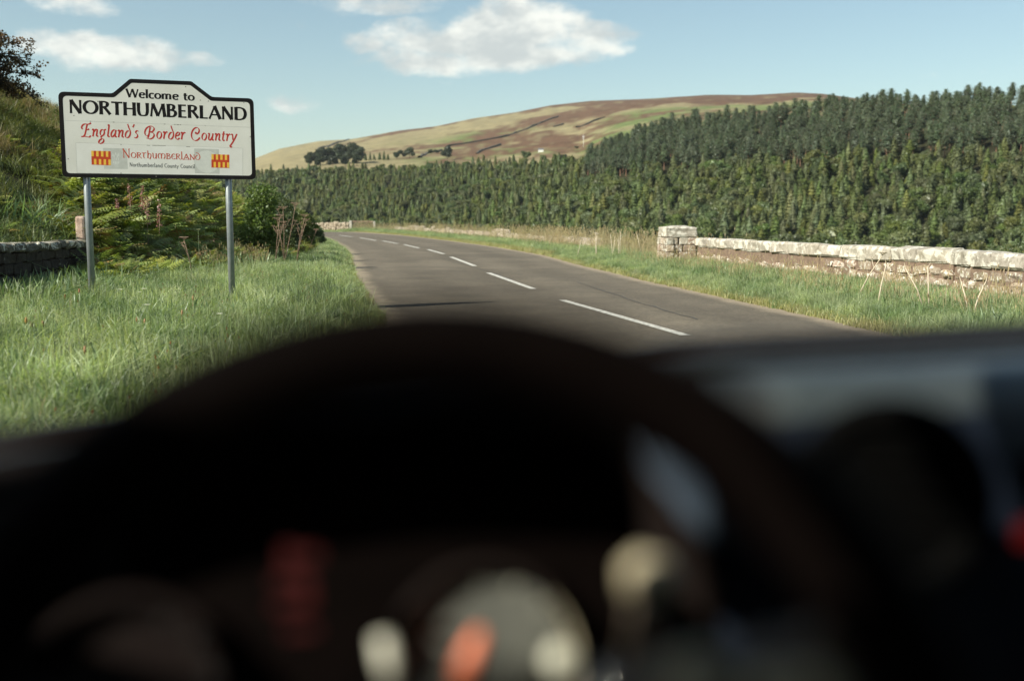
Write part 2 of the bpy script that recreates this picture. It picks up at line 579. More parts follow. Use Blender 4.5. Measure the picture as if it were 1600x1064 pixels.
# ------------------------------------------------------------------ road
ys = np.concatenate([np.arange(-40, 12, 1.0), np.arange(12, 60, .5), np.arange(60, 162, 1.5)])
def edge_clean(y, E_X, E_Y):
    return np.interp(y, E_Y, E_X)
xl, xr = XL(ys), XR(ys)
xl = np.where(ys > 95, np.maximum(np.interp(ys, [95, 110, 160], [XL(95), -36, -75]), -80), xl)
nc = 13
u = np.linspace(0, 1, nc)
wob_l = (fbm(ys / .9, ys * 0, 3, 2) - .5) * .16; wob_r = (fbm(ys / .9, ys * 0 + 5, 3, 8) - .5) * .2
X = (xl + .04 + wob_l * (ys < 90))[:, None] * (1 - u) + (xr + .02 + wob_r)[:, None] * u
Y = np.repeat(ys[:, None], nc, 1)
Z = .02 * np.sin(u * PI)[None] * np.ones_like(X)
V = np.stack([X, Y, Z], -1).reshape(-1, 3)
skl = np.stack([X[:, 0], Y[:, 0], Z[:, 0] - .1], -1); skr = np.stack([X[:, -1], Y[:, 0], Z[:, 0] - .1], -1)
VV = np.concatenate([skl[:, None], V.reshape(len(ys), nc, 3), skr[:, None]], 1)
m_road, nt, bs, _ = principled('worn_asphalt')
uvn = node(nt, 'ShaderNodeAttribute', attribute_name='across')
fine_n = nz(nt, 95, 3, .8, 'Position'); mid_n = nz(nt, 1.1, 5, .6, 'Position'); agg = nz(nt, 16, 6, .85, 'Position')
base = ramp_pair(nt, mid_n, (.120, .104, .084), (.155, .134, .106), .3, .7)
base = mixc(nt, 1.0, base, ramp_pair(nt, fine_n, (.50, .50, .50), (1.6, 1.58, 1.5), .34, .68), 'MULTIPLY')
base = mixc(nt, 1.0, base, ramp_pair(nt, nz(nt, .22, 7, .7, 'Position'), (.84, .83, .82), (1.14, 1.13, 1.1), .38, .6), 'MULTIPLY')
base = mixc(nt, 1.0, base, ramp_pair(nt, agg, (.70, .70, .70), (1.30, 1.29, 1.26), .36, .64), 'MULTIPLY')
wvr = node(nt, 'ShaderNodeMapRange', interpolation_type='SMOOTHSTEP')   # polished wheel tracks
tri = node(nt, 'ShaderNodeMath', operation='PINGPONG'); tri.inputs[1].default_value = .125
nt.links.new(uvn.outputs['Fac'], tri.inputs[0])
nt.links.new(tri.outputs[0], wvr.inputs[0]); wvr.inputs[1].default_value = .02; wvr.inputs[2].default_value = .11
wvr.inputs[3].default_value = .93; wvr.inputs[4].default_value = 1.07
wc = node(nt, 'ShaderNodeCombineColor')
for i in range(3): nt.links.new(wvr.outputs[0], wc.inputs[i])
base = mixc(nt, 1.0, base, wc.outputs[0], 'MULTIPLY')
# grit and dust at both edges
ed = node(nt, 'ShaderNodeMath', operation='ABSOLUTE')
sb = node(nt, 'ShaderNodeMath', operation='SUBTRACT'); nt.links.new(uvn.outputs['Fac'], sb.inputs[0]); sb.inputs[1].default_value = .5
nt.links.new(sb.outputs[0], ed.inputs[0])
ad = node(nt, 'ShaderNodeMath', operation='MULTIPLY_ADD'); nt.links.new(nz(nt, 2.4, 6, .7, 'Position'), ad.inputs[0]); ad.inputs[1].default_value = .10
nt.links.new(ed.outputs[0], ad.inputs[2])
em = node(nt, 'ShaderNodeMapRange', interpolation_type='SMOOTHSTEP'); nt.links.new(ad.outputs[0], em.inputs[0])
em.inputs[1].default_value = .475; em.inputs[2].default_value = .535; em.inputs[3].default_value = 0; em.inputs[4].default_value = .85
base = mixc(nt, em.outputs[0], base, ramp_pair(nt, fine_n, (.20, .16, .115), (.46, .38, .27), .35, .65))
nt.links.new(base, bs.inputs['Base Color']); bs.inputs['Roughness'].default_value = .85; bs.inputs['Specular IOR Level'].default_value = .25
bp = node(nt, 'ShaderNodeBump'); bp.inputs['Distance'].default_value = .006; nt.links.new(fine_n, bp.inputs['Height']); nt.links.new(bp.outputs[0], bs.inputs['Normal'])
me = grid_mesh('road', VV.reshape(-1, 3)[:, :], len(ys), nc + 2, m_road, smooth=False)
me.flip_normals()
at = me.attributes.new('across', 'FLOAT', 'POINT')
at.data.foreach_set('value', np.tile(np.concatenate([[0], u, [1]]), len(ys)).astype(np.float32))
road = link(bpy.data.objects.new('road', me)); tag(road, kind='structure')
m_paint = mat_plain('road_paint', (.20, .185, .155), (.66, .64, .57), 22, .7, .002, coord='Position', lo=.36, hi=.52)


def road_z(x, y):
    a, b = float(XL(y)), float(XR(y)); t = min(max((x - a) / (b - a), 0), 1)
    return .02 * math.sin(t * PI)


for (x0, y0), (x1, y1) in [((1071, 525), (879, 470)), ((833, 452.3), (763, 427)), ((742, 416.3), (704.5, 402)), ((693.5, 397.3), (668.5, 390.3)),
                           ((655, 388.2), (631.5, 382.6)), ((621.5, 381), (598.5, 376.9)), ((587.5, 376.2), (562.5, 371.8)), ((550.5, 370.4), (525.5, 367.3)),
                           ((1400, 640), (1240, 585))]:
    a, b = G(x0, y0, .015), G(x1, y1, .015)
    m = MB(); n = max(3, int((b - a).length / 1.5) + 1); hw = .055 + .0006 * a.y
    d = (b - a).normalized(); s_ = Vector((d.y, -d.x, 0)) * hw
    vs = []
    for i in range(n + 1):
        p = a.lerp(b, i / n)
        for sg in (-1, 1):
            q = p + s_ * sg; vs.append((q.x, q.y, road_z(q.x, q.y) + .007))
    m.add(vs, [(2 * i, 2 * i + 1, 2 * i + 3, 2 * i + 2) for i in range(n)])
    m.build('lane_marking', m_paint, road)

m_tar = mat_plain('tar_seam', (.035, .032, .028), (.06, .055, .046), 6, .6, coord='Position')
for pts in (((566, 443.5), (590, 443.2), (618, 442.6)), ((559, 420.2), (568, 419.7)), ((690, 404), (760, 424), (800, 438)), ((900, 440), (1000, 474), (1090, 500))):
    m = MB(); vs = []; q = [G(x, y, .012) for x, y in pts]; fine_p = []
    for a, b in zip(q, q[1:]):
        for t in np.linspace(0, 1, 9)[:-1]: fine_p.append(a.lerp(b, t) + Vector((random.uniform(-.03, .03), random.uniform(-.03, .03), 0)))
    fine_p.append(q[-1])
    for i, p in enumerate(fine_p):
        t = (fine_p[min(i + 1, len(fine_p) - 1)] - fine_p[max(i - 1, 0)]).normalized(); s_ = Vector((t.y, -t.x, 0)) * random.uniform(.006, .016)
        for sg in (-1, 1): w_ = p + s_ * sg; vs.append((w_.x, w_.y, road_z(w_.x, w_.y) + .005))
    m.add(vs, [(2 * i, 2 * i + 1, 2 * i + 3, 2 * i + 2) for i in range(len(fine_p) - 1)]); m.build('tar_seam', m_tar, road)

# ------------------------------------------------------------------ walls of stone
m_cope = None
def mat_stone(name, c1, c2, lichen, amount, sc=1.0, rnd=(.01, .14, .1)):
    m, nt, b, o = principled(name)
    col = ramp_pair(nt, nz(nt, 9 * sc, 7, .7, 'Position'), c1, c2, .36, .62)
    col = vary(nt, col, *rnd)
    lf = node(nt, 'ShaderNodeMapRange', interpolation_type='SMOOTHSTEP')
    nt.links.new(nz(nt, 5.5 * sc, 8, .62, 'Position', .6), lf.inputs[0])
    lf.inputs[1].default_value = amount; lf.inputs[2].default_value = amount + .06
    col = mixc(nt, lf.outputs[0], col, lichen)
    lf2 = node(nt, 'ShaderNodeMapRange', interpolation_type='SMOOTHSTEP')
    nt.links.new(nz(nt, 17 * sc, 6, .7, 'Position', .2, (1, 1, .45)), lf2.inputs[0])
    lf2.inputs[1].default_value = .56; lf2.inputs[2].default_value = .66; lf2.inputs[4].default_value = .6
    col = mixc(nt, lf2.outputs[0], col, tuple(q * .42 for q in c1))
    nt.links.new(col, b.inputs['Base Color'])
    b.inputs['Roughness'].default_value = .92; b.inputs['Specular IOR Level'].default_value = .2
    bp = node(nt, 'ShaderNodeBump'); bp.inputs['Distance'].default_value = .014
    nt.links.new(nz(nt, 26 * sc, 7, .7, 'Position'), bp.inputs['Height']); nt.links.new(bp.outputs[0], b.inputs['Normal'])
    return m


m_cope = mat_stone('lichened_coping', (.27, .24, .19), (.46, .42, .35), (.62, .59, .51), .50, .8, (.008, .10, .1))
m_wall = mat_stone('brown_sandstone', (.24, .18, .135), (.44, .35, .265), (.66, .63, .55), .525, 2.2, (.015, .25, .15))
m_mortar = mat_plain('wall_core', (.16, .11, .08), (.24, .17, .12), 12, .95, .01, coord='Position')
m_rubble = mat_stone('pale_rubble', (.28, .23, .17), (.44, .38, .30), (.66, .60, .50), .58, .7)
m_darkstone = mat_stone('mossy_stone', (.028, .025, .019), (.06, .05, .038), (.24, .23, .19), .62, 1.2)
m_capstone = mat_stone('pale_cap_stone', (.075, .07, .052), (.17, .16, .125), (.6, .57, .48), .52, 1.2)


def stone_mesh(name, mat, L_, D_, H_, seed, rough=.02, cuts=2, bev=.02):
    """an uneven block about L x D x H, resting on z = 0, at most a few dozen faces"""
    rd = random.Random(seed)
    bm = bmesh.new(); bmesh.ops.create_cube(bm, size=1)
    for v in bm.verts:
        v.co = Vector((v.co.x * L_ * (1 + rd.uniform(-.03, .03)), v.co.y * D_ * (1 + rd.uniform(-.05, .05)), (v.co.z + .5) * H_ * (1 + rd.uniform(-.02, .03))))
    bmesh.ops.bevel(bm, geom=list(bm.edges), offset=bev, segments=1, affect='EDGES')
    for v in bm.verts:
        v.co += Vector([rd.uniform(-rough, rough) * .5 for _ in range(3)])
    me = bpy.data.meshes.new(name); bm.to_mesh(me); bm.free(); me.materials.append(mat)
    return me


def polyline(pts):
    P_ = [Vector(p) for p in pts]
    cum = [0]
    for a, b in zip(P_, P_[1:]): cum.append(cum[-1] + (b - a).length)
    def at(s):
        s = max(0, min(cum[-1], s))
        for i in range(len(P_) - 1):
            if s <= cum[i + 1] + 1e-9:
                t = (s - cum[i]) / (cum[i + 1] - cum[i]); d = (P_[i + 1] - P_[i]).normalized()
                return P_[i].lerp(P_[i + 1], t), math.atan2(d.y, d.x)
    return at, cum[-1]


def put(me, name, loc, rz, parent, rx=0, ry=0, sc=None):
    o = bpy.data.objects.new(name, me); o.location = loc; o.rotation_euler = (rx, ry, rz)
    if sc: o.scale = sc
    return link(o, parent)


# right-hand parapet: top line seen at these pixels, 0.86 m above the road level
TOPZ = .865
tw = [G(x, y, TOPZ) for x, y in ((1600, 397), (1500, 391.5), (1400, 387.3), (1300, 382.6), (1200, 378.0), (1100, 372.6), (1084, 371.4))]
tw = [Vector((t.x, t.y, 0)) for t in tw]
d0 = (tw[0] - tw[1]).normalized()
tw = [tw[0] + Vector((.75, -1, 0)).normalized() * 10] + tw
at, LEN = polyline([t + Vector((.16, 0, 0)) for t in tw])
parapet = empty('stone_wall', (at(LEN / 2)[0].x, at(LEN / 2)[0].y, 0))
tag(parapet, 'long mortared stone parapet with pale lichened coping running beside the right-hand verge to a square pier', 'wall')
core = MB()
k = 0
while k * .5 < LEN - .5:
    p, a = at(k * .5 + .25)
    core.box((p.x - parapet.location.x, p.y - parapet.location.y, .26), (.53, .26, .80), Matrix.Rotation(a, 3, 'Z')); k += 1
core.build('mortar_core', m_mortar, parapet)
cope_meshes = [stone_mesh('coping_stone', m_cope, l, .37, .25, 100 + i, .045, bev=.04) for i, l in enumerate((.62, .78, .9, .7, 1.0, .56, .84))]
cl_ = (.62, .78, .9, .7, 1.0, .56, .84)
s = 0; i = 0; rd = random.Random(3)
while s < LEN - .2:
    j = rd.randrange(7); p, a = at(s + cl_[j] / 2)
    put(cope_meshes[j], 'coping_stone', (p.x - parapet.location.x, p.y - parapet.location.y, TOPZ - .25 + rd.uniform(-.004, .008)), a + (PI if rd.random() < .5 else 0) + rd.uniform(-.006, .006), parapet, rd.uniform(-.012, .012), rd.uniform(-.006, .006))
    s += cl_[j] + .008
ws = [(l, h) for l in (.24, .34, .46, .56) for h in (.165,)]
wmesh = [[stone_mesh('wall_stone', m_wall, l, .30, .165, 300 + i * 5 + v, .075, bev=.030) for v in range(3)] for i, (l, h) in enumerate(ws)]
for row in range(4):
    s = rd.uniform(0, .3)
    while s < LEN - .3:
        j = rd.randrange(4); l = ws[j][0]; p, a = at(s + l / 2)
        if row > 0 or p.y < 20:
            put(wmesh[j][rd.randrange(3)], 'wall_stone', (p.x - parapet.location.x, p.y - parapet.location.y, TOPZ - .255 - .176 * (row + 1)), a + rd.uniform(-.02, .02), parapet, rd.uniform(-.06, .06), rd.uniform(-.04, .04), (rd.uniform(.8, 1.0), rd.uniform(.92, 1.1), rd.uniform(.72, 1.02))) if row < 2 or p.y < 18 else None
        s += l + .014
# the pier at its far end
pp = P(1058, 371, tw[-1].y + .1); pa = math.atan2((tw[-1] - tw[-2]).y, (tw[-1] - tw[-2]).x)
pier_o = Vector((pp.x - parapet.location.x, pp.y - parapet.location.y, 0))
pw = .90
MBp = MB(); MBp.box(pier_o + Vector((0, 0, .30)), (pw * .9, pw * .82, 1.0), Matrix.Rotation(.10, 3, 'Z')); MBp.build('pier_core', m_mortar, parapet)
zt = (P(1058, 371, pp.y)).z
for row in range(3):
    zb = zt - .2 * (row + 1) - .003
    for side in range(4):
        A_ = .10 + side * PI / 2
        for q, (l_, off) in enumerate(((.55, -.22), (.41, .28)) if (row + side) % 2 else ((.41, -.28), (.55, .22))):
            d_ = Vector((math.cos(A_), math.sin(A_), 0)); n_ = Vector((d_.y, -d_.x, 0))
            c_ = pier_o + n_ * (pw * .5 - .12) + d_ * off
            put(stone_mesh('pier_stone', m_cope if (row == 0 and q) else m_wall, l_ - .02, .22, .19, 500 + row * 9 + side * 2 + q, .02, bev=.015), 'pier_stone', (c_.x, c_.y, zb), A_, parapet)
bm = bmesh.new(); bmesh.ops.create_cube(bm, size=1)
capH = (P(1058, 355.5, pp.y).z - zt)
for v in bm.verts: v.co = Vector((v.co.x * (pw + .02), v.co.y * (pw + .02), (v.co.z + .5) * capH))
bmesh.ops.subdivide_edges(bm, edges=list(bm.edges), cuts=2, use_grid_fill=True)
for v in bm.verts:
    if v.co.z > capH * .98:
        e_ = max(abs(v.co.x), abs(v.co.y)) / (pw * .5); v.co.z += .07 * (1.05 - min(1.05, e_))
    v.co += Vector([random.uniform(-.014, .014) for _ in range(3)])
bmesh.ops.bevel(bm, geom=[e for e in bm.edges if e.calc_face_angle(0) > .9], offset=.025, segments=1, affect='EDGES')
me = bpy.data.meshes.new('pier_cap'); bm.to_mesh(me); bm.free(); me.materials.append(m_cope)
put(me, 'pier_cap', (pier_o.x, pier_o.y, zt), .10, parapet)

# far drystone wall beyond the bend, tumbling in and out of the grass
fw_px = [((1030, 392), 1.0), ((975, 392), .55), ((930, 386), .8), ((880, 380), .9), ((830, 376.5), .9), ((780, 372.5), .9), ((735, 367.5), .9), ((705, 365), .55), ((678, 361), 1.0), ((640, 357), 1.0), ((615, 355.5), .7), ((586, 354), .9)]
def far_wall(name, pts, label, limit, seed, hgt=1.0):
    rd = random.Random(seed)
    at, LEN = polyline(pts)
    root = empty(name, (at(LEN / 2)[0].x, at(LEN / 2)[0].y, 0)); tag(root, label, 'wall')
    ox, oy = root.location.x, root.location.y
    st = [stone_mesh('stone', m_rubble, rd.uniform(.28, .5), rd.uniform(.3, .42), rd.uniform(.2, .32), seed * 50 + i, .09, bev=.06) for i in range(8)]
    s = 0; cnt = 0; rest = MB()
    while s < LEN:
        p, a = at(s)
        gz_ = H1(p.x, p.y); top = hgt * (.72 + .5 * float(fbm(np.array([s / 4.0]), np.array([seed * 3.3]), 3, seed)[0]) - .12)
        z = gz_ - .05
        while z < gz_ + top:
            me = st[rd.randrange(8)]
            loc = Vector((p.x - ox + rd.uniform(-.05, .05), p.y - oy + rd.uniform(-.06, .06), z)); e = Euler((rd.uniform(-.2, .2), rd.uniform(-.25, .25), a + rd.uniform(-.3, .3)))
            if cnt < limit:
                put(me, 'stone', loc, e.z, root, e.x, e.y); cnt += 1
            else:
                R_ = e.to_matrix()
                rest.add([loc + R_ @ v.co for v in me.vertices], [tuple(q.vertices) for q in me.polygons])
            z += .23
        s += .40
    if rest.v: tag(rest.build('stone_filling', m_rubble, root), kind='stuff')
    return root


far_pts = []
for (x, y), q in fw_px:
    # wall line: pixel column and depth read from the verge beside it
    t = G(x, min(y + 14, 415), .08)
    far_pts.append(t)
def side_line(off, y0, y1, n=14, side='R'):
    out = []
    for i in range(n):
        y = y0 * (y1 / y0) ** (i / (n - 1))
        slope = (float(XR(y + 1)) - float(XR(y - 1))) / 2
        out.append(Vector((float(XR(y)) + off * math.hypot(1, slope), y, 0)))
    return out
far_wall('drystone_wall', side_line(3.1, 44, 128, 16), 'low tumbledown drystone wall of pale rubble following the outside of the bend', 300, 4, .46)

# gate and its short wall at the end of the bend
gy_ = 150.0
ga, gb = P(548, 357, gy_), P(584, 357, gy_)
gate = empty('farm_gate', ((ga.x + gb.x) / 2, gy_, H1(ga.x, gy_) - 0)); tag(gate, 'small barred field gate between two pale posts at the far bend of the road', 'gate')
m_gatem = mat_plain('rusty_gate_bar', (.26, .16, .10), (.42, .30, .22), 3, .7)
m_post = mat_plain('weathered_post', (.38, .35, .30), (.58, .55, .48), 5, .9)
base_z = P(548, 358, gy_).z; topz = P(548, 345.5, gy_).z
for k, (xx, w, tz) in enumerate(((ga.x, .38, topz + .05), (gb.x + .1, .3, topz - .05))):
    m = MB(); m.box((xx - gate.location.x, 0, (base_z - .4 + tz) / 2 - gate.location.z), (w, .3, tz - base_z + .4), bev=.03); m.build('gate_post', m_post, gate)
for k in range(5):
    m = MB(); z = base_z + .16 + (topz - base_z - .22) * (k / 4) ** .8
    m.box(((ga.x + gb.x) / 2 - gate.location.x, 0, z - gate.location.z), (gb.x - ga.x - .2, .05, .12 if k == 4 else .05)); m.build('gate_rail', m_gatem, gate)
m = MB(); m.tube([(ga.x + .2 - gate.location.x, .04, base_z + .1 - gate.location.z), (gb.x - .2 - gate.location.x, .04, topz - .1 - gate.location.z)], .03, 5); m.build('gate_brace', m_gatem, gate)
far_wall('drystone_wall', [Vector((ga.x - 9, gy_ + 2, 0)), Vector((ga.x - .4, gy_, 0))], 'short pale drystone wall left of the field gate at the far end of the road', 60, 9, 1.35)

# dark mossy wall behind the left verge
lw_pts = [Vector((P(-330, 400, 9.3).x, 9.3, 0)), Vector((P(-60, 384, 12.6).x, 12.6, 0)), Vector((P(0, 381, 14.0).x, 14.0, 0)), Vector((P(128, 375, 17.4).x, 17.4, 0))]
at, LEN = polyline(lw_pts)
lw = empty('field_wall', (at(LEN / 2)[0].x, at(LEN / 2)[0].y, 0)); tag(lw, 'low dark mossy drystone wall in shade at the foot of the grassy bank on the left', 'wall')
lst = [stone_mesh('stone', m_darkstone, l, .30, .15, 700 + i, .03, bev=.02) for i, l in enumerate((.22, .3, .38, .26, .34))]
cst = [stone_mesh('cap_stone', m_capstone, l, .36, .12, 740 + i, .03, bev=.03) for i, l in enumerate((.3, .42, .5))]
def ltop(s):
    p, a = at(s); return np.interp(p.y, [9.3, 12.6, 14.0, 17.4], [P(-60, 384, 12.6).z, P(-60, 384, 12.6).z, P(0, 381.5, 14.0).z, P(128, 375, 17.4).z])
ll = (.22, .3, .38, .26, .34)
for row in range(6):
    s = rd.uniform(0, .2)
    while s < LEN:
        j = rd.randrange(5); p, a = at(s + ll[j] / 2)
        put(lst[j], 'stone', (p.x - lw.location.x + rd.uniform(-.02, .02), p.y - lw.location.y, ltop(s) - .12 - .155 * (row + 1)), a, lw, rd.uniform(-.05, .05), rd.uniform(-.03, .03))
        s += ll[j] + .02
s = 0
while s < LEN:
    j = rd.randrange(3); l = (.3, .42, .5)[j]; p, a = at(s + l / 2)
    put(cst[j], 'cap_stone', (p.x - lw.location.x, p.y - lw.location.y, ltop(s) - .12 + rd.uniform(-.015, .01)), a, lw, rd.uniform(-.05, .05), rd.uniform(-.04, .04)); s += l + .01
m = MB(); p0, p1 = at(0)[0], at(LEN)[0]
k = 0
while k * .4 < LEN:
    p, a = at(k * .4 + .2); m.box((p.x - lw.location.x - .02, p.y - lw.location.y, ltop(k * .4) - .6), (.44, .2, .9), Matrix.Rotation(a, 3, 'Z')); k += 1
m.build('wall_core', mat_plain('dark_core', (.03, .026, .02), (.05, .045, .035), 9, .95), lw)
gp = empty('gatepost', (P(129, 377, 17.9).x, 17.9, 0)); tag(gp, 'narrow pinkish stone post standing at the end of the dark wall behind the sign pole', 'gatepost')
tp = P(131, 338, 17.9).z
m = MB(); m.box((.0, 0, (tp - .2) / 2), (.17, .2, tp + .2), bev=.04); link(bpy.data.objects.new('post_shaft', m.mesh('post_shaft', mat_stone('pink_stone', (.36, .25, .19), (.52, .40, .32), (.6, .52, .44), .6))), gp)
# ------------------------------------------------------------------ the welcome sign
def stroke_pts(st):
    k = st[0]
    if k == 'L': return [np.array(p, float) for p in st[2]]
    if k == 'A':
        cx, cy, rx, ry, a0, a1 = st[2]
        n = max(10, int(abs(a1 - a0) / 9))
        return [np.array((cx + rx * math.cos(math.radians(a0 + (a1 - a0) * i / n)), cy + ry * math.sin(math.radians(a0 + (a1 - a0) * i / n)))) for i in range(n + 1)]
    pts = [np.array(p, float) for p in st[2]]
    q = [2 * pts[0] - pts[1]] + pts + [2 * pts[-1] - pts[-2]]
    out = []
    for i in range(1, len(q) - 2):
        for t in np.linspace(0, 1, 7)[:-1]:
            a, b, c, d = q[i - 1], q[i], q[i + 1], q[i + 2]
            out.append(.5 * ((2 * b) + (c - a) * t + (2 * a - 5 * b + 4 * c - d) * t * t + (3 * b - a - 3 * c + d) * t ** 3))
    out.append(pts[-1])
    return out


def Ls(*p, w=1.0): return ('L', w, p)
def Ss(*p, w=1.0): return ('S', w, p)
def As(*p, w=1.0): return ('A', w, p)


ROM = {  # cap height 1
 'N': (.84, [Ls((.12, 0), (.12, 1), w=.62), Ls((.13, .97), (.69, .03), w=1.15), Ls((.70, 0), (.70, 1), w=.62)]),
 'O': (1.0, [As(.49, .5, .39, .455, 0, 360)]),
 'R': (.78, [Ls((.14, 0), (.14, 1)), Ss((.14, .955), (.36, .95), (.51, .87), (.53, .74), (.44, .6), (.14, .53)), Ls((.34, .56), (.70, .02))]),
 'T': (.72, [Ls((.0, .94), (.70, .94), w=1.1), Ls((.35, 0), (.35, .95))]),
 'H': (.86, [Ls((.14, 0), (.14, 1)), Ls((.71, 0), (.71, 1)), Ls((.14, .52), (.71, .52))]),
 'U': (.84, [Ss((.13, 1), (.13, .7), (.135, .35), (.22, .1), (.41, .045), (.60, .1), (.68, .35), (.685, .7), (.685, 1), w=.92)]),
 'M': (1.06, [Ls((.08, 0), (.19, 1), w=.6), Ls((.2, .97), (.52, .06)), Ls((.52, .04), (.84, .97), w=.6), Ls((.84, 1), (.96, 0))]),
 'B': (.74, [Ls((.14, 0), (.14, 1)), Ss((.14, .955), (.34, .95), (.47, .87), (.48, .73), (.38, .58), (.14, .54)), Ss((.14, .54), (.42, .52), (.57, .42), (.58, .24), (.44, .08), (.14, .045))]),
 'E': (.62, [Ls((.14, 0), (.14, 1)), Ls((.14, .95), (.54, .95)), Ls((.14, .52), (.50, .52)), Ls((.14, .05), (.56, .05))]),
 'L': (.60, [Ls((.14, 0), (.14, 1)), Ls((.14, .05), (.55, .05))]),
 'A': (.86, [Ls((.06, 0), (.43, 1), w=.6), Ls((.41, 1), (.78, 0), w=1.05), Ls((.2, .33), (.64, .33))]),
 'D': (.90, [Ls((.14, 0), (.14, 1)), Ss((.14, .955), (.42, .95), (.66, .83), (.76, .5), (.66, .17), (.42, .05), (.14, .045))]),
 'W': (1.16, [Ls((.04, 1), (.33, .0)), Ls((.32, .03), (.57, .97), w=.6), Ls((.57, 1), (.86, .0)), Ls((.85, .03), (1.09, 1), w=.6)]),
 'C': (.78, [As(.47, .5, .39, .455, 48, 312)]),
 'e': (.60, [Ss((.09, .36), (.50, .36)), Ss((.5, .36), (.49, .5), (.42, .59), (.3, .61), (.15, .54), (.09, .33), (.14, .13), (.28, .035), (.40, .04), (.52, .11))]),
 'l': (.30, [Ls((.14, 0), (.14, 1.05))]),
 'c': (.52, [Ss((.46, .53), (.38, .6), (.26, .6), (.13, .5), (.09, .31), (.14, .12), (.28, .03), (.39, .04), (.47, .09))]),
 'o': (.66, [As(.33, .32, .24, .285, 0, 360)]),
 'm': (1.02, [Ls((.13, 0), (.13, .63)), Ss((.13, .44), (.2, .56), (.33, .6), (.43, .55), (.47, .42), (.47, .2), (.47, 0)), Ss((.47, .44), (.55, .56), (.67, .6), (.78, .55), (.82, .42), (.82, .2), (.82, 0))]),
 'n': (.68, [Ls((.13, 0), (.13, .63)), Ss((.13, .44), (.22, .56), (.35, .6), (.47, .55), (.51, .42), (.51, .2), (.51, 0))]),
 'h': (.68, [Ls((.13, 0), (.13, 1.05)), Ss((.13, .44), (.22, .56), (.35, .6), (.47, .55), (.51, .42), (.51, .2), (.51, 0))]),
 'u': (.68, [Ss((.13, .62), (.13, .4), (.14, .18), (.22, .05), (.34, .04), (.45, .12), (.51, .25)), Ls((.52, 0), (.52, .63))]),
 'r': (.42, [Ls((.13, 0), (.13, .63)), Ss((.13, .42), (.2, .56), (.3, .6), (.4, .58))]),
 't': (.42, [Ss((.17, .84), (.17, .5), (.17, .2), (.22, .06), (.32, .03), (.40, .06)), Ls((.02, .585), (.38, .585))]),
 'b': (.68, [Ls((.13, 0), (.13, 1.05)), Ss((.13, .45), (.24, .58), (.38, .6), (.5, .52), (.54, .32), (.49, .12), (.35, .03), (.22, .05), (.13, .14))]),
 'd': (.68, [Ls((.53, 0), (.53, 1.05)), Ss((.53, .48), (.42, .59), (.28, .6), (.14, .5), (.1, .31), (.14, .12), (.27, .03), (.42, .06), (.53, .18))]),
 'a': (.60, [Ss((.12, .54), (.24, .6), (.38, .58), (.44, .48), (.44, .25), (.46, 0)), Ss((.44, .36), (.28, .35), (.13, .27), (.12, .12), (.22, .03), (.34, .06), (.44, .17))]),
 'y': (.60, [Ls((.06, .62), (.3, .02)), Ls((.53, .62), (.18, -.28), w=.7)]),
 'i': (.28, [Ls((.14, 0), (.14, .62)), Ls((.14, .82), (.14, .93))]),
 ' ': (.42, []),
}
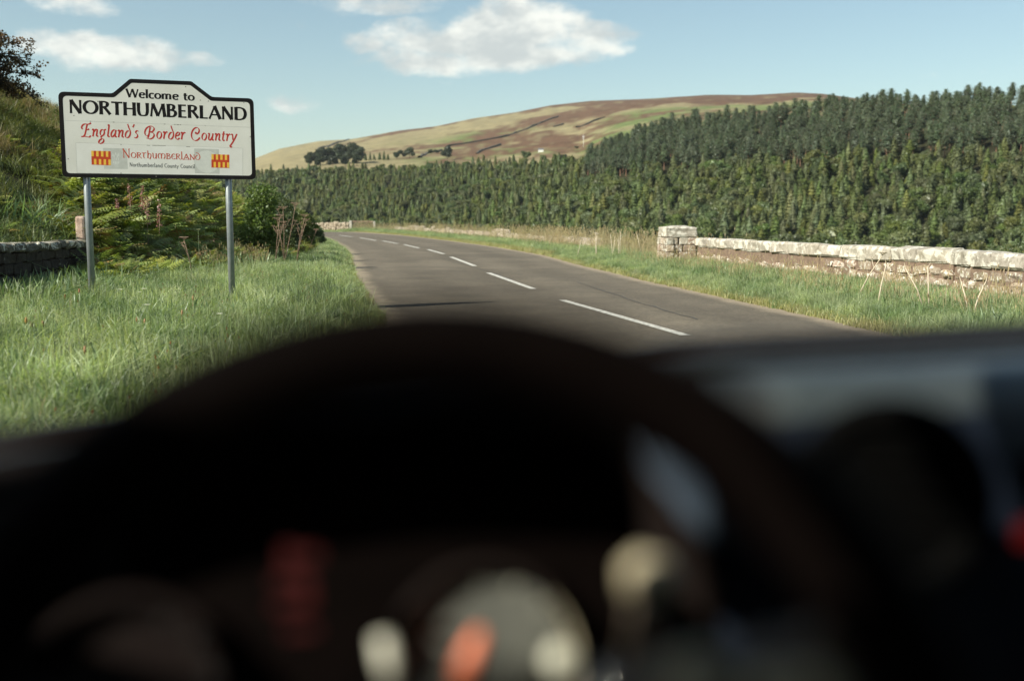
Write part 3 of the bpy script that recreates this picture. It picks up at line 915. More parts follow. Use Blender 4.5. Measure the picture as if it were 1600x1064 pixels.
CAL = {  # sloped pen letters, x height .6
 'E': (.98, [Ss((.50, .98), (.46, .75), (.42, .4), (.36, .1), (.24, -.02), (.06, -.06)), Ss((.14, .62), (.05, .6), (.02, .74), (.10, .9), (.26, .99), (.46, .99), (.66, 1.0), (.84, 1.1)),
                     Ss((.40, .55), (.56, .53), (.72, .60)), Ss((.08, -.04), (.3, -.02), (.55, -.04), (.78, -.06), (.92, .06))]),
 'n': (.66, [Ss((.04, .5), (.12, .6), (.16, .55), (.16, .3), (.14, 0)), Ss((.16, .34), (.28, .52), (.42, .6), (.48, .54), (.47, .3), (.46, .08), (.53, .02), (.6, .08))]),
 'g': (.66, [As(.3, .34, .19, .25, 20, 380), Ss((.44, .53), (.6, .62)), Ss((.3, .08), (.22, -.04), (.3, -.12), (.46, -.2), (.5, -.36), (.36, -.52), (.14, -.56), (.06, -.44), (.14, -.28), (.3, -.16))]),
 'l': (.38, [Ss((.1, .92), (.2, 1.0), (.2, .7), (.18, .3), (.18, .06), (.26, .02), (.33, .07))]),
 'a': (.66, [Ss((.48, .55), (.34, .6), (.18, .5), (.09, .28), (.12, .06), (.22, .02), (.36, .14), (.48, .34)), Ss((.49, .6), (.47, .3), (.46, .08), (.53, .02), (.6, .08))]),
 'd': (.66, [Ss((.38, .56), (.22, .52), (.1, .3), (.13, .06), (.28, -.01), (.44, .08), (.53, .3), (.5, .55), (.36, .8), (.24, 1.04), (.2, 1.12))]),
 "'": (.22, [Ls((.16, 1.12), (.06, .86), w=.9)]),
 's': (.48, [Ss((.42, .54), (.3, .6), (.17, .54), (.16, .42), (.3, .3), (.36, .16), (.28, .03), (.14, .0), (.04, .06))]),
 'B': (1.10, [Ss((.48, .93), (.44, .6), (.42, .3), (.36, .04)), Ss((.42, .30), (.30, .2), (.12, .26), (.02, .48), (.08, .74), (.26, .93), (.52, 1.02), (.76, .96), (.86, .80), (.76, .6), (.52, .52)),
                     Ss((.52, .52), (.8, .46), (.92, .28), (.82, .06), (.58, -.05), (.38, -.02), (.22, .02))]),
 'o': (.62, [As(.3, .3, .21, .29, 0, 360)]),
 'r': (.50, [Ss((.04, .5), (.12, .6), (.16, .55), (.16, .3), (.14, 0)), Ss((.16, .34), (.26, .52), (.38, .6), (.47, .53))]),
 'e': (.54, [Ss((.12, .28), (.3, .32), (.43, .44), (.38, .58), (.24, .58), (.1, .4), (.1, .14), (.22, .0), (.36, .02), (.48, .12))]),
 'C': (1.0, [Ss((.50, .66), (.42, .56), (.52, .50), (.68, .58), (.76, .78), (.66, .98), (.44, 1.04), (.2, .9), (.06, .6), (.08, .28), (.24, .03), (.5, -.06), (.74, .04), (.88, .22))]),
 'u': (.68, [Ss((.05, .52), (.13, .6), (.15, .5), (.13, .2), (.2, .02), (.34, .08), (.48, .34)), Ss((.5, .6), (.48, .3), (.47, .08), (.54, .02), (.62, .08))]),
 't': (.44, [Ss((.2, .8), (.18, .5), (.17, .15), (.24, .01), (.36, .07)), Ls((.04, .56), (.38, .58), w=.9)]),
 'y': (.62, [Ss((.04, .52), (.12, .6), (.18, .4), (.24, .1)), Ss((.56, .62), (.44, .3), (.26, -.05), (.12, -.28), (.02, -.42), (.08, -.52), (.22, -.47))]),
 ' ': (.50, []),
}
UNC = {
 'N': (1.0, [Ls((.12, -.02), (.12, 1.2), w=.7), Ls((.02, 1.28), (.80, -.02), w=1.5), Ls((.80, .0), (.80, 1.22), w=.7), Ls((.0, -.02), (.24, -.02), w=.8), Ls((.68, 1.24), (.94, 1.28), w=.8)]),
 'O': (.78, [As(.38, .38, .30, .37, 0, 360)]),
 'R': (.66, [Ls((.12, 0), (.12, .76)), Ss((.0, .74), (.3, .78), (.48, .68), (.42, .48), (.14, .4)), Ss((.28, .42), (.44, .14), (.64, -.06)), Ls((.02, .0), (.22, .0), w=.8)]),
 'T': (.66, [Ls((.0, .74), (.58, .78), w=1.1), Ss((.28, .74), (.24, .4), (.27, .1), (.4, .0))]),
 'h': (.68, [Ls((.08, 1.12), (.14, 1.08), (.14, 0)), Ss((.14, .5), (.28, .68), (.46, .66), (.54, .42), (.48, .12), (.38, -.12))]),
 'U': (.72, [Ss((.02, .74), (.12, .74), (.13, .4), (.18, .08), (.36, .02), (.5, .16), (.54, .4)), Ls((.54, .76), (.54, .0), (.64, -.02))]),
 'm': (1.12, [Ss((.5, .5), (.48, .66), (.3, .76), (.12, .62), (.07, .36), (.14, .08), (.26, .02)), Ls((.5, .6), (.5, .0)), Ss((.5, .5), (.56, .68), (.74, .76), (.92, .62), (.97, .36), (.88, .08), (.78, .02))]),
 'B': (.66, [Ls((.12, 0), (.12, .76)), Ss((.0, .75), (.3, .78), (.44, .68), (.36, .48), (.14, .42)), Ss((.14, .42), (.42, .4), (.54, .24), (.42, .04), (.02, .0))]),
 'E': (.60, [Ss((.5, .66), (.36, .76), (.16, .66), (.07, .38), (.14, .1), (.34, .0), (.54, .08)), Ls((.08, .4), (.44, .4))]),
 'l': (.40, [Ls((.06, 1.14), (.14, 1.1), (.14, 0)), Ss((.14, .02), (.3, .0), (.44, -.06))]),
 'A': (.80, [Ls((.0, .0), (.34, .8), w=.7), Ls((.32, .8), (.70, .0), w=1.2), Ls((.0, -.0), (.72, -.0), w=.7), As(.34, .26, .045, .045, 0, 360, w=1.1)]),
 'n': (.72, [Ls((.1, -.02), (.1, .76), w=.7), Ls((.04, .78), (.58, .0), w=1.3), Ls((.58, .0), (.58, .78), w=.7), Ls((.0, -.02), (.2, -.02), w=.8)]),
 'D': (.78, [Ss((.36, .66), (.18, .6), (.06, .36), (.14, .08), (.34, .0), (.54, .1), (.64, .36), (.6, .66), (.42, .94), (.1, 1.06))]),
}


def text_mesh(name, text, glyphs, p0, p1, cap, stem, flat, angle, mat, mp, lift, shear=0.0, flare=.16, track=0.0):
    """pen-drawn lettering laid on the board between two board points"""
    x = 0; items = []
    for ch in text:
        adv, st = glyphs[ch]
        for s_ in st: items.append((x, s_))
        x += adv + track
    total = x - track - .05
    Lx = (p1 - p0).length; sx = Lx / total
    ex = (p1 - p0) / Lx; ey = np.array((-ex[1], ex[0])) if not isinstance(p0, Vector) else Vector((-ex.y, ex.x))
    ca, sa = math.cos(math.radians(angle)), math.sin(math.radians(angle))
    V, F = [], []
    for k, (ox, s_) in enumerate(items):
        pts = [np.array(((q[0] + ox) * sx + q[1] * cap * shear, q[1] * cap)) for q in stroke_pts(s_)]
        if s_[0] == 'L':
            pts2 = []
            for a, b in zip(pts, pts[1:]):
                for t in np.linspace(0, 1, 9)[:-1]: pts2.append(a + (b - a) * t)
            pts2.append(pts[-1]); pts = pts2
        n = len(pts); w = s_[1] * stem
        closed = s_[0] == 'A' and abs(abs(s_[2][5] - s_[2][4]) - 360) < 1
        b0 = len(V)
        for i, p in enumerate(pts):
            if closed: t = pts[(i + 1) % (n - 1)] - pts[(i - 1) % (n - 1)]
            else: t = pts[min(i + 1, n - 1)] - pts[max(i - 1, 0)]
            t = t / (np.linalg.norm(t) + 1e-9); nn = np.array((-t[1], t[0]))
            th = math.sqrt((w * (nn[0] * ca + nn[1] * sa)) ** 2 + (w * flat * (-nn[0] * sa + nn[1] * ca)) ** 2)
            f = i / (n - 1)
            if not closed: th *= 1 + flare * (abs(2 * f - 1) ** 5)
            for sg in (1, -1):
                q = p + nn * th * .5 * sg
                w_ = p0 + ex * q[0] + ey * q[1]
                V.append(tuple(mp(w_[0], w_[1], lift + .00006 * (k % 7))))
        for i in range(n - 1):
            F.append((b0 + 2 * i, b0 + 2 * i + 1, b0 + 2 * i + 3, b0 + 2 * i + 2))
    m = MB(); m.add(V, [f[::-1] for f in F])
    return m.mesh(name, mat)


SD = 13.3; SDR = 14.04
sl = P(98, 275, SD); sr = P(399.5, 281.8, SDR)
org = Vector((sl.x, sl.y, (sl.z + sr.z) / 2))
ex = Vector((sr.x - sl.x, sr.y - sl.y, 0)); SW = ex.length; ex.normalize()
ez = Vector((0, 0, 1)); en = ex.cross(ez)           # towards the viewer
if en.y > 0: en = -en


def px2b(px, py):
    d = ray(px, py); o = Vector((0, 0, EYE))
    t = (org - o).dot(en) / d.dot(en); q = o + d * t - org
    return Vector((q.dot(ex), q.z))


sign = empty('road_sign', (org.x + ex.x * SW / 2, org.y + ex.y * SW / 2, .2))
tag(sign, 'large white county welcome sign with black border on two grey poles, left verge', 'sign')
SO = sign.location
def bmap(u, v, w):
    if 0 < w < .012: w *= .2
    return org + ex * u + ez * v + en * w - Vector(SO)


TL, TR = px2b(94.5, 141.6), px2b(397, 157); Hs = (TL.y + TR.y) / 2
s1, k1, k2, s2 = px2b(176, 146), px2b(203, 123.5), px2b(299, 128.5), px2b(331, 153)
Hp = (k1.y + k2.y) / 2
outer = [(0, 0), (SW, 0), (SW, Hs), (s2.x, Hs), (k2.x, Hp), (k1.x, Hp), (s1.x, Hs), (0, Hs)]


def rounded(poly, rs, inset=0.0, n=6):
    N = len(poly); P_ = [Vector(p) for p in poly]
    if inset:
        Q = []
        for i in range(N):
            a, b, c = P_[i - 1], P_[i], P_[(i + 1) % N]
            d1, d2 = (b - a).normalized(), (c - b).normalized()
            n1, n2 = Vector((-d1.y, d1.x)), Vector((-d2.y, d2.x))
            h = (n1 + n2); h = h / (h.length ** 2) * 2 if h.length else n1
            Q.append(b + h * inset)
        P_ = Q
    out = []
    for i in range(N):
        a, b, c = P_[i - 1], P_[i], P_[(i + 1) % N]
        d1, d2 = (a - b).normalized(), (c - b).normalized(); r = rs[i]
        ang = d1.angle(d2); t = r / math.tan(ang / 2)
        s_, e_ = b + d1 * t, b + d2 * t
        for q in range(n + 1):
            f = q / n; out.append(s_ * (1 - f) ** 2 + b * 2 * f * (1 - f) + e_ * f * f)
    return out


rs = [.07, .07, .08, .10, .06, .06, .10, .08]
O_ = rounded(outer, rs); I_ = rounded(outer, [max(r * .75, .03) for r in rs], .048)
m_white = mat_plain('sign_white', (.70, .69, .62), (.78, .77, .70), 2.2, .38, detail=7)
m_black = mat_plain('sign_black', (.006, .005, .005), (.010, .008, .008), 6, .5, spec=.2)
m_red = mat_plain('sign_red', (.46, .022, .014), (.52, .035, .02), 6, .45)
m_red2 = mat_plain('sign_orange_red', (.50, .055, .02), (.58, .085, .03), 6, .45)
m_yellow = mat_plain('flag_yellow', (.85, .50, .05), (.88, .55, .08), 6, .45)
m_flagred = mat_plain('flag_red', (.52, .045, .008), (.58, .06, .012), 6, .45)
m_grey = mat_plain('ghost_grey', (.50, .51, .46), (.58, .59, .54), 14, .5)
m_greyl = mat_plain('ghost_pale', (.62, .63, .58), (.68, .69, .63), 14, .5)
m_text = mat_plain('small_grey_text', (.07, .07, .065), (.11, .11, .10), 14, .5)
m_seam = mat_plain('seam_grey', (.48, .48, .43), (.58, .58, .52), 9, .6)
m_pole = mat_plain('galvanised_pole', (.22, .25, .26), (.30, .33, .34), 7, .42, .0008, metal=.35)
# board
m = MB(); n = len(I_)
m.add([bmap(p.x, p.y, 0) for p in O_] + [bmap(p.x, p.y, -.03) for p in O_], [tuple(range(len(O_))), tuple(range(len(O_), 2 * len(O_)))[::-1]] + [(i, i + len(O_), (i + 1) % len(O_) + len(O_), (i + 1) % len(O_)) for i in range(len(O_))])
board = m.build('board', m_white, sign)
m = MB(); N = len(O_)
V = [bmap(p.x, p.y, .004) for p in O_] + [bmap(p.x, p.y, .004) for p in I_] + [bmap(p.x * 1.0, p.y, -.034) for p in rounded(outer, rs, -.004)] + [bmap(p.x, p.y, .002) for p in I_]
V[:N] = [bmap(p.x, p.y, .004) for p in rounded(outer, rs, -.004)]
F = []
for i in range(N):
    j = (i + 1) % N
    F += [(i, j, j + N, i + N), (i + 2 * N, j + 2 * N, j, i), (i + N, j + N, j + 3 * N, i + 3 * N)]
m.add(V, F); m.build('border', m_black, sign)


def rect(name, x0, y0, x1, y1, x2, y2, x3, y3, mat, lift, parent=None):
    m = MB(); q = [px2b(*p) for p in ((x0, y0), (x1, y1), (x2, y2), (x3, y3))]
    m.add([bmap(p.x, p.y, lift) for p in q], [(0, 1, 2, 3)]); return m.build(name, mat, parent or sign)


def brect(m, u0, v0, u1, v1, lift):
    m.add([bmap(u0, v0, lift), bmap(u1, v0, lift), bmap(u1, v1, lift), bmap(u0, v1, lift)], [(0, 1, 2, 3)])


def line_text(text, gl, a, b, cap_px, **kw):
    p0, p1 = px2b(*a), px2b(*b)
    ppm = 1556 / 13.75
    o = link(bpy.data.objects.new('lettering', text_mesh('lettering', text, gl, p0, p1, cap_px / ppm, mp=bmap, **kw)), sign)
    return o


line_text('Welcome to', ROM, (197, 152.3), (303.5, 157.8), 12.6, stem=.0285, flat=.5, angle=0, mat=m_black, lift=.003)
line_text('NORTHUMBERLAND', ROM, (108.0, 177.2), (385.5, 188.6), 19.8, stem=.0435, flat=.44, angle=0, mat=m_black, lift=.003)
line_text("England's Border Country", CAL, (126, 213.0), (369, 221.2), 18.0, stem=.021, flat=.34, angle=-30, mat=m_red, lift=.003, shear=.12, flare=.05)
line_text('NORThUmBERlAnD', UNC, (192, 246.3), (313.5, 250.2), 10.2, stem=.0125, flat=.45, angle=-12, mat=m_red2, lift=.006, flare=.5)
line_text('Northumberland County Council', ROM, (202.5, 260.6), (304.5, 263.6), 6.2, stem=.0070, flat=.8, angle=0, mat=m_text, lift=.006, flare=0, track=.04)
# sticker panel, ghosted emblems and flags
a, b = px2b(118.5, 223.3), px2b(379, 274.5)
st0, st1 = px2b(118.5, 223.3), px2b(379.3, 232.0); sb0, sb1 = px2b(120.5, 270.5), px2b(379.3, 275)
m = MB(); m.add([bmap(p.x, p.y, .002) for p in (sb0, sb1, st1, st0)], [(0, 1, 2, 3)]); m.build('sticker', mat_plain('sticker_film', (.73, .72, .66), (.79, .785, .73), 4, .3), sign)
m = MB()
for p, q in ((st0, st1), (st0, sb0), (st1, sb1), (sb0, sb1)):
    d = (q - p).normalized(); nn = Vector((-d.y, d.x)) * .0022
    m.add([bmap(v.x, v.y, .0027) for v in (p - nn, q - nn, q + nn, p + nn)], [(0, 1, 2, 3)])
m.build('sticker_edge', m_seam, sign)
m = MB(); p, q = px2b(99.5, 188.4), px2b(392, 199.5); d = (q - p).normalized(); nn = Vector((-d.y, d.x)) * .002
m.add([bmap(v.x, v.y, .0022) for v in (p - nn, q - nn, q + nn, p + nn)], [(0, 1, 2, 3)]); m.build('panel_seam', m_seam, sign)
m = MB(); rdd = random.Random(5)
for x0, x1 in ((140, 142.5), (176, 179), (256, 258.5), (272, 274.5), (276, 280), (281, 283), (320, 321)):
    y = 188.4 + (x0 - 99.5) * .038; p, q = px2b(x0, y), px2b(x1, y + .1)
    m.add([bmap(p.x, p.y - .004, .0035), bmap(q.x, p.y - .004, .0035), bmap(q.x, p.y + .004, .0035), bmap(p.x, p.y + .004, .0035)], [(0, 1, 2, 3)])
for x0, x1, hh in ((229, 234, .003), (238, 259, .0035), (291, 297, .0035), (188, 190, .004)):
    y = 223.3 + (x0 - 118.5) * .0335 + .3; p, q = px2b(x0, y), px2b(x1, y + .5)
    m.add([bmap(p.x, p.y - hh, .0036), bmap(q.x, q.y - hh, .0036), bmap(q.x, q.y + hh, .0036), bmap(p.x, p.y + hh, .0036)], [(0, 1, 2, 3)])
for x, y in ((106.5, 248.5), (290, 136), (325.5, 158.5), (381, 161), (313, 157), (115.5, 181), (244, 276), (189, 271), (391, 214), (153, 159)):
    p = px2b(x, y); brect(m, p.x - .006, p.y - .006, p.x + .006, p.y + .006, .0045)
gm_ = m.build('grime_mark', mat_plain('grime', (.16, .15, .12), (.24, .23, .19), 30, .8), sign); tag(gm_, kind='stuff')
eL = rect('faded_square', 162.5, 264, 199.7, 264.5, 198, 232.5, 161, 231.5, m_grey, .0032)
eR = rect('faded_square', 304.5, 271, 343.2, 272, 342, 233.6, 303.2, 232.5, m_grey, .0032)
m = MB(); c = px2b(323.5, 253.2); q = [(c.x + .157 * math.cos(t), c.y + .153 * math.sin(t)) for t in np.linspace(0, 2 * PI, 33)[:-1]]
m.add([bmap(a_, b_, .0040) for a_, b_ in q], [tuple(range(32))]); m.build('faded_disc', m_greyl, eR)
m = MB()   # ghost of a shield with bars and plumes
c = px2b(181.2, 252)
for k in range(4):
    brect(m, c.x - .042 + k * .023, c.y + .012, c.x - .030 + k * .023, c.y + .046, .0041)
    brect(m, c.x - .036 + k * .021, c.y - .052 + abs(k - 1.5) * .012, c.x - .024 + k * .021, c.y - .003, .0041)
for dx, dy in ((-.035, .085), (0, .10), (.035, .085), (-.02, .07), (.02, .07)):
    brect(m, c.x + dx - .009, c.y + dy - .022, c.x + dx + .009, c.y + dy + .012, .0042 + dx * .002)
m.build('faded_emblem', m_greyl, eL)
for (x0, y0, x1, y1, x2, y2, x3, y3) in ((143.2, 257.6, 173.4, 258.8, 172.9, 236.7, 142.4, 235.8), (330.4, 262.2, 358.3, 262.9, 358.2, 242.2, 330.2, 241.2)):
    fl = rect('flag', x0, y0, x1, y1, x2, y2, x3, y3, m_flagred, .0052)
    b0, b1, t1, t0 = [px2b(*p) for p in ((x0, y0), (x1, y1), (x2, y2), (x3, y3))]
    m = MB()
    for k in range(4):
        for (u0, v0, v1) in ((2 * k / 8, .60, 1.0), ((2 * k + 1) / 8, .02, .42)):
            u1 = u0 + 1 / 8
            bl = lambda uu, vv: (b0 * (1 - uu) + b1 * uu) * (1 - vv) + (t0 * (1 - uu) + t1 * uu) * vv
            q = [bl(u0, v0), bl(u1, v0), bl(u1, v1), bl(u0, v1)]
            m.add([bmap(p.x, p.y, .0062) for p in q], [(0, 1, 2, 3)])
    m.build('flag_bar', m_yellow, fl)
# poles with caps and clips
for bx, by in ((140.5, 474), (362.5, 460)):
    tpx = {140.5: 134.5, 362.5: 357}[bx]
    u = px2b(tpx, 279).x
    c = org + ex * u - en * .075; c -= Vector(SO)
    m = MB(); gz0 = H1(c.x + SO.x, c.y + SO.y) - SO.z - .3
    m.tube([(c.x, c.y, gz0), (c.x, c.y, org.z - SO.z + Hs - .12)], .045, 20, 0); pole = m.build('pole', m_pole, sign)
    m = MB(); zg = H1(c.x + SO.x, c.y + SO.y) - SO.z
    m.tube([(c.x, c.y, zg + .02), (c.x, c.y, zg + .05)], .056, 16); m.build('pole_collar', m_capstone, pole)
    for v in (.18, 1.02):
        m = MB(); q = bmap(u, v, -.03); m.box(q - Vector(en) * .012, (.16, .02, .05), Matrix.Rotation(math.atan2(ex.y, ex.x), 3, 'Z')); m.tube([q + ex * .06 - en * .02 + Vector((0, 0, 0)), q + ex * .06 - en * .1], .008, 6); m.build('clip', m_pole, pole)
for v in (.16, .62, 1.06):
    m = MB(); m.box(bmap(SW / 2, v, -.0325 - .012), (SW * .94, .022, .045), Matrix.Rotation(math.atan2(ex.y, ex.x), 3, 'Z')); m.build('back_rail', m_pole, sign)
# ------------------------------------------------------------------ scattering of what nobody could count
def proto_obj(me):
    return bpy.data.objects.new(me.name, me)


def scatter(name, protos, X_, Y_, Z_, scl, label, cat, yaw=None, tilt=None, idx=None, seed=0, kind='stuff', parent=None):
    n = len(X_); r = np.random.default_rng(seed)
    c = bpy.data.collections.new(name + '_kinds')
    for i, me in enumerate(protos):
        o = bpy.data.objects.new('%02d_%s' % (i, me.name), me); c.objects.link(o)
    me = bpy.data.meshes.new(name)
    me.vertices.add(n); me.vertices.foreach_set('co', np.stack([X_, Y_, Z_], 1).astype(np.float32).ravel())
    rot = np.zeros((n, 3), np.float32)
    rot[:, 2] = r.uniform(0, 2 * PI, n) if yaw is None else yaw
    if tilt: rot[:, 0] = r.normal(0, tilt, n); rot[:, 1] = r.normal(0, tilt, n)
    a = me.attributes.new('rot', 'FLOAT_VECTOR', 'POINT'); a.data.foreach_set('vector', rot.ravel())
    a = me.attributes.new('scl', 'FLOAT', 'POINT'); a.data.foreach_set('value', np.asarray(scl, np.float32))
    a = me.attributes.new('idx', 'INT', 'POINT'); a.data.foreach_set('value', (r.integers(0, len(protos), n) if idx is None else idx).astype(np.int32))
    o = link(bpy.data.objects.new(name, me), parent)
    ng = bpy.data.node_groups.new(name, 'GeometryNodeTree')
    ng.interface.new_socket('Geometry', in_out='INPUT', socket_type='NodeSocketGeometry')
    ng.interface.new_socket('Geometry', in_out='OUTPUT', socket_type='NodeSocketGeometry')
    N_ = ng.nodes
    gi, go = N_.new('NodeGroupInput'), N_.new('NodeGroupOutput')
    ci = N_.new('GeometryNodeCollectionInfo'); ci.inputs['Collection'].default_value = c
    ci.inputs['Separate Children'].default_value = True; ci.inputs['Reset Children'].default_value = True
    ip = N_.new('GeometryNodeInstanceOnPoints'); ip.inputs['Pick Instance'].default_value = True
    def attr(nm, typ):
        q = N_.new('GeometryNodeInputNamedAttribute'); q.data_type = typ; q.inputs['Name'].default_value = nm
        return q.outputs['Attribute']
    ng.links.new(gi.outputs[0], ip.inputs['Points']); ng.links.new(ci.outputs[0], ip.inputs['Instance'])
    ng.links.new(attr('idx', 'INT'), ip.inputs['Instance Index'])
    e2r = N_.new('FunctionNodeEulerToRotation'); ng.links.new(attr('rot', 'FLOAT_VECTOR'), e2r.inputs[0])
    ng.links.new(e2r.outputs[0], ip.inputs['Rotation']); ng.links.new(attr('scl', 'FLOAT'), ip.inputs['Scale'])
    ng.links.new(ip.outputs[0], go.inputs[0])
    md = o.modifiers.new('scatter', 'NODES'); md.node_group = ng
    if parent is None: tag(o, label, cat, kind=kind)
    else: tag(o, kind=kind)
    return o


def blades(name, mat, n, hmin, hmax, rad, w, lean=.35, seed=0, seg=3, head=None, mat2=None, curl=1.0):
    r = np.random.default_rng(seed)
    V, F, M = [], [], []
    for k in range(n):
        a, q = r.uniform(0, 2 * PI), rad * math.sqrt(r.uniform())
        bx, by = q * math.cos(a), q * math.sin(a)
        h = r.uniform(hmin, hmax); d = r.uniform(0, 2 * PI); ln = abs(r.normal(0, lean)) * h
        dx, dy = math.cos(d), math.sin(d); fa = r.uniform(0, PI); fx, fy = math.cos(fa), math.sin(fa)
        ww = w * r.uniform(.7, 1.3); b = len(V)
        for i in range(seg + 1):
            t = i / seg; s_ = ln * t ** 2 * curl; z = h * t * (1 - .25 * min(1, (ln / h)) * t)
            wd = ww * (1 - t ** 1.6) * .5 + .0008
            V += [(bx + dx * s_ - fx * wd, by + dy * s_ - fy * wd, z), (bx + dx * s_ + fx * wd, by + dy * s_ + fy * wd, z)]
        for i in range(seg):
            F.append((b + 2 * i, b + 2 * i + 1, b + 2 * i + 3, b + 2 * i + 2)); M.append(0)
        if head and r.uniform() < head[0]:
            tx, ty, tz = bx + dx * ln, by + dy * ln, h * (1 - .25 * min(1, ln / h)); b = len(V); hw, hh = head[1], head[2]
            for q_ in range(2):
                px__, py__ = (fx, fy) if q_ == 0 else (-fy, fx); b = len(V)
                V += [(tx, ty, tz - hh * .5), (tx + px__ * hw, ty + py__ * hw, tz), (tx, ty, tz + hh * .6), (tx - px__ * hw, ty - py__ * hw, tz)]
                F.append((b, b + 1, b + 2, b + 3)); M.append(1)
    return np_mesh(name, V, F, [mat] + ([mat2] if mat2 else []), mi=M)


m_gr1 = mat_leaf('verge_grass', (.165, .235, .110), (.40, .46, .25), .9, (.02, .40, .18), .42, 'Position', .34, .62)
m_gr2 = mat_leaf('yellowed_grass', (.27, .28, .11), (.42, .38, .18), 3.0, (.02, .25, .15), .35)
m_dry = mat_leaf('dry_stalk', (.34, .27, .15), (.50, .42, .26), 4.0, (.015, .2, .15), .2)
m_rust = mat_leaf('rusty_seed_head', (.28, .12, .05), (.38, .19, .09), 4.0, (.02, .3, .1), .2)
m_weed = mat_leaf('broad_weed_leaf', (.145, .215, .10), (.24, .31, .15), 2.0, (.02, .25, .15), .35)
m_fern = mat_leaf('bracken', (.17, .225, .06), (.33, .36, .105), 2.0, (.03, .35, .15), .40)
m_fern2 = mat_leaf('bracken_turning', (.20, .155, .06), (.28, .19, .08), 2.0, (.03, .3, .15), .35)
m_bankg = mat_leaf('bank_grass', (.11, .14, .040), (.20, .205, .065), 1.2, (.02, .35, .15), .35)
m_bankd = mat_leaf('bank_straw', (.22, .17, .075), (.34, .26, .12), 1.2, (.015, .25, .1), .3)
m_hedge = mat_leaf('hedge_leaf', (.070, .105, .032), (.13, .165, .050), 2.0, (.02, .3, .15), .28)
m_daisy = mat_leaf('white_petals', (.75, .74, .68), (.8, .8, .74), 2.0, (.0, .05, .0), .3)
m_pink = mat_leaf('willowherb_flower', (.30, .13, .14), (.42, .22, .20), 6.0, (.01, .2, .1), .3)
m_bark = mat_plain('bark', (.05, .038, .028), (.10, .08, .06), 9, .9, .01)
m_stem = mat_plain('dead_stem', (.20, .13, .085), (.34, .24, .17), 9, .9)

g_short = [blades('grass', m_gr1, 44, .04, .14, .15, .0065, .75, s_) for s_ in (1, 2, 3)]
g_mid = [blades('grass', m_gr1, 38, .08, .23, .15, .007, .85, s_, 4) for s_ in (4, 5)]
g_yel = [blades('grass', m_gr2, 26, .05, .14, .14, .007, .6, s_) for s_ in (6, 7)]
g_seed = [blades('grass', m_dry, 5, .22, .42, .16, .0035, .25, s_, 3, (.4, .006, .035), m_rust) for s_ in (8, 9)]
g_tall = [blades('grass', m_dry, 14, .45, .95, .22, .006, .32, s_, 4, (.5, .012, .10), m_dry) for s_ in (10, 11)]
g_weed = [blades('weed', m_weed, 26, .10, .34, .20, .034, .75, s_, 3) for s_ in (12, 13)]
g_dock = [blades('dock', m_weed, 9, .14, .26, .07, .055, .8, 21, 4)]


def sample(n, x0, x1, y0, y1, seed, cond, pw=1.0):
    r = np.random.default_rng(seed)
    y = y0 + (y1 - y0) * r.uniform(size=n) ** pw
    x = r.uniform(size=n) * (x1 - x0) + x0
    k = cond(x, y)
    return x[k], y[k], r


def view(x, y, m=.68): return (np.abs(x) < m * y + 2.5)


def verge_points(side, n, y0, y1, lo, hi, seed, pw=1.6):
    r = np.random.default_rng(seed)
    y = y0 + (y1 - y0) * r.uniform(size=n) ** pw
    o = lo + (hi - lo) * r.uniform(size=n)
    if side == 'L':
        o = lo + (np.minimum(hi, w0(y) + 1.2) - lo) * r.uniform(size=n); x = XL(y) - o
    else: x = XR(y) + o
    k = view(x, y); return x[k], y[k], o[k], r


GX, GY, GS, GI = [], [], [], []
protos = g_short + g_mid + g_yel + g_seed + g_tall + g_weed + g_dock      # 0-2 short, 3-4 mid, 5-6 yellow, 7-8 seed, 9-10 tall, 11-12 weed, 13 dock
def push(x, y, s_, i_):
    GX.append(x); GY.append(y); GS.append(s_); GI.append(i_)


# left verge
x, y, o, r = verge_points('L', 15000, 4.2, 24, .02, 8, 1, 1.25)
push(x, y, r.uniform(.6, 1.5, len(x)) * (.75 + .6 * fbm(x / .7, y / .7, 2, 66)) * np.where(o < .3, .7, 1), np.where(r.uniform(size=len(x)) < .55, r.integers(0, 3, len(x)), r.integers(3, 5, len(x))))
x, y, o, r = verge_points('L', 6500, 24, 75, .02, 5, 2, 1.2)
push(x, y, r.uniform(.9, 1.4, len(x)), r.integers(0, 4, len(x)))
x, y, o, r = verge_points('L', 260, 4.2, 40, .1, 8, 3)
push(x, y, r.uniform(.6, 1.0, len(x)), r.integers(7, 9, len(x)))
x, y, o, r = verge_points('L', 2600, 4.2, 34, .5, 8, 4)
push(x, y, r.uniform(.5, .9, len(x)), r.integers(11, 13, len(x)))
x, y, o, r = verge_points('L', 60, 5, 24, .3, 6, 44)
push(x, y, r.uniform(.6, 1.0, len(x)), np.full(len(x), 13))
x, y, o, r = verge_points('L', 1800, 5, 70, -.03, .22, 5)
push(x, y, r.uniform(.6, 1.0, len(x)), r.integers(5, 7, len(x)))
# rough edge at the foot of the bracken
x, y, o, r = verge_points('L', 9000, 12, 60, 2.0, 9, 6)
k = (o > w0(y) - 1.2) & ((y > 17.6) | (o < w0(y) - .35)); x, y = x[k], y[k]; r = np.random.default_rng(9)
pz = fbm(x / 1.3, y / 1.3, 2, 71)
ch = np.where((pz > .52) & (y > 18), r.choice([4, 9, 10, 7, 11, 12], len(x)), r.choice([3, 4, 4, 11, 12, 3, 12], len(x)))
push(x, y, np.where((ch == 9) | (ch == 10), r.uniform(.45, .8, len(x)), r.uniform(.7, 1.5, len(x))), ch)
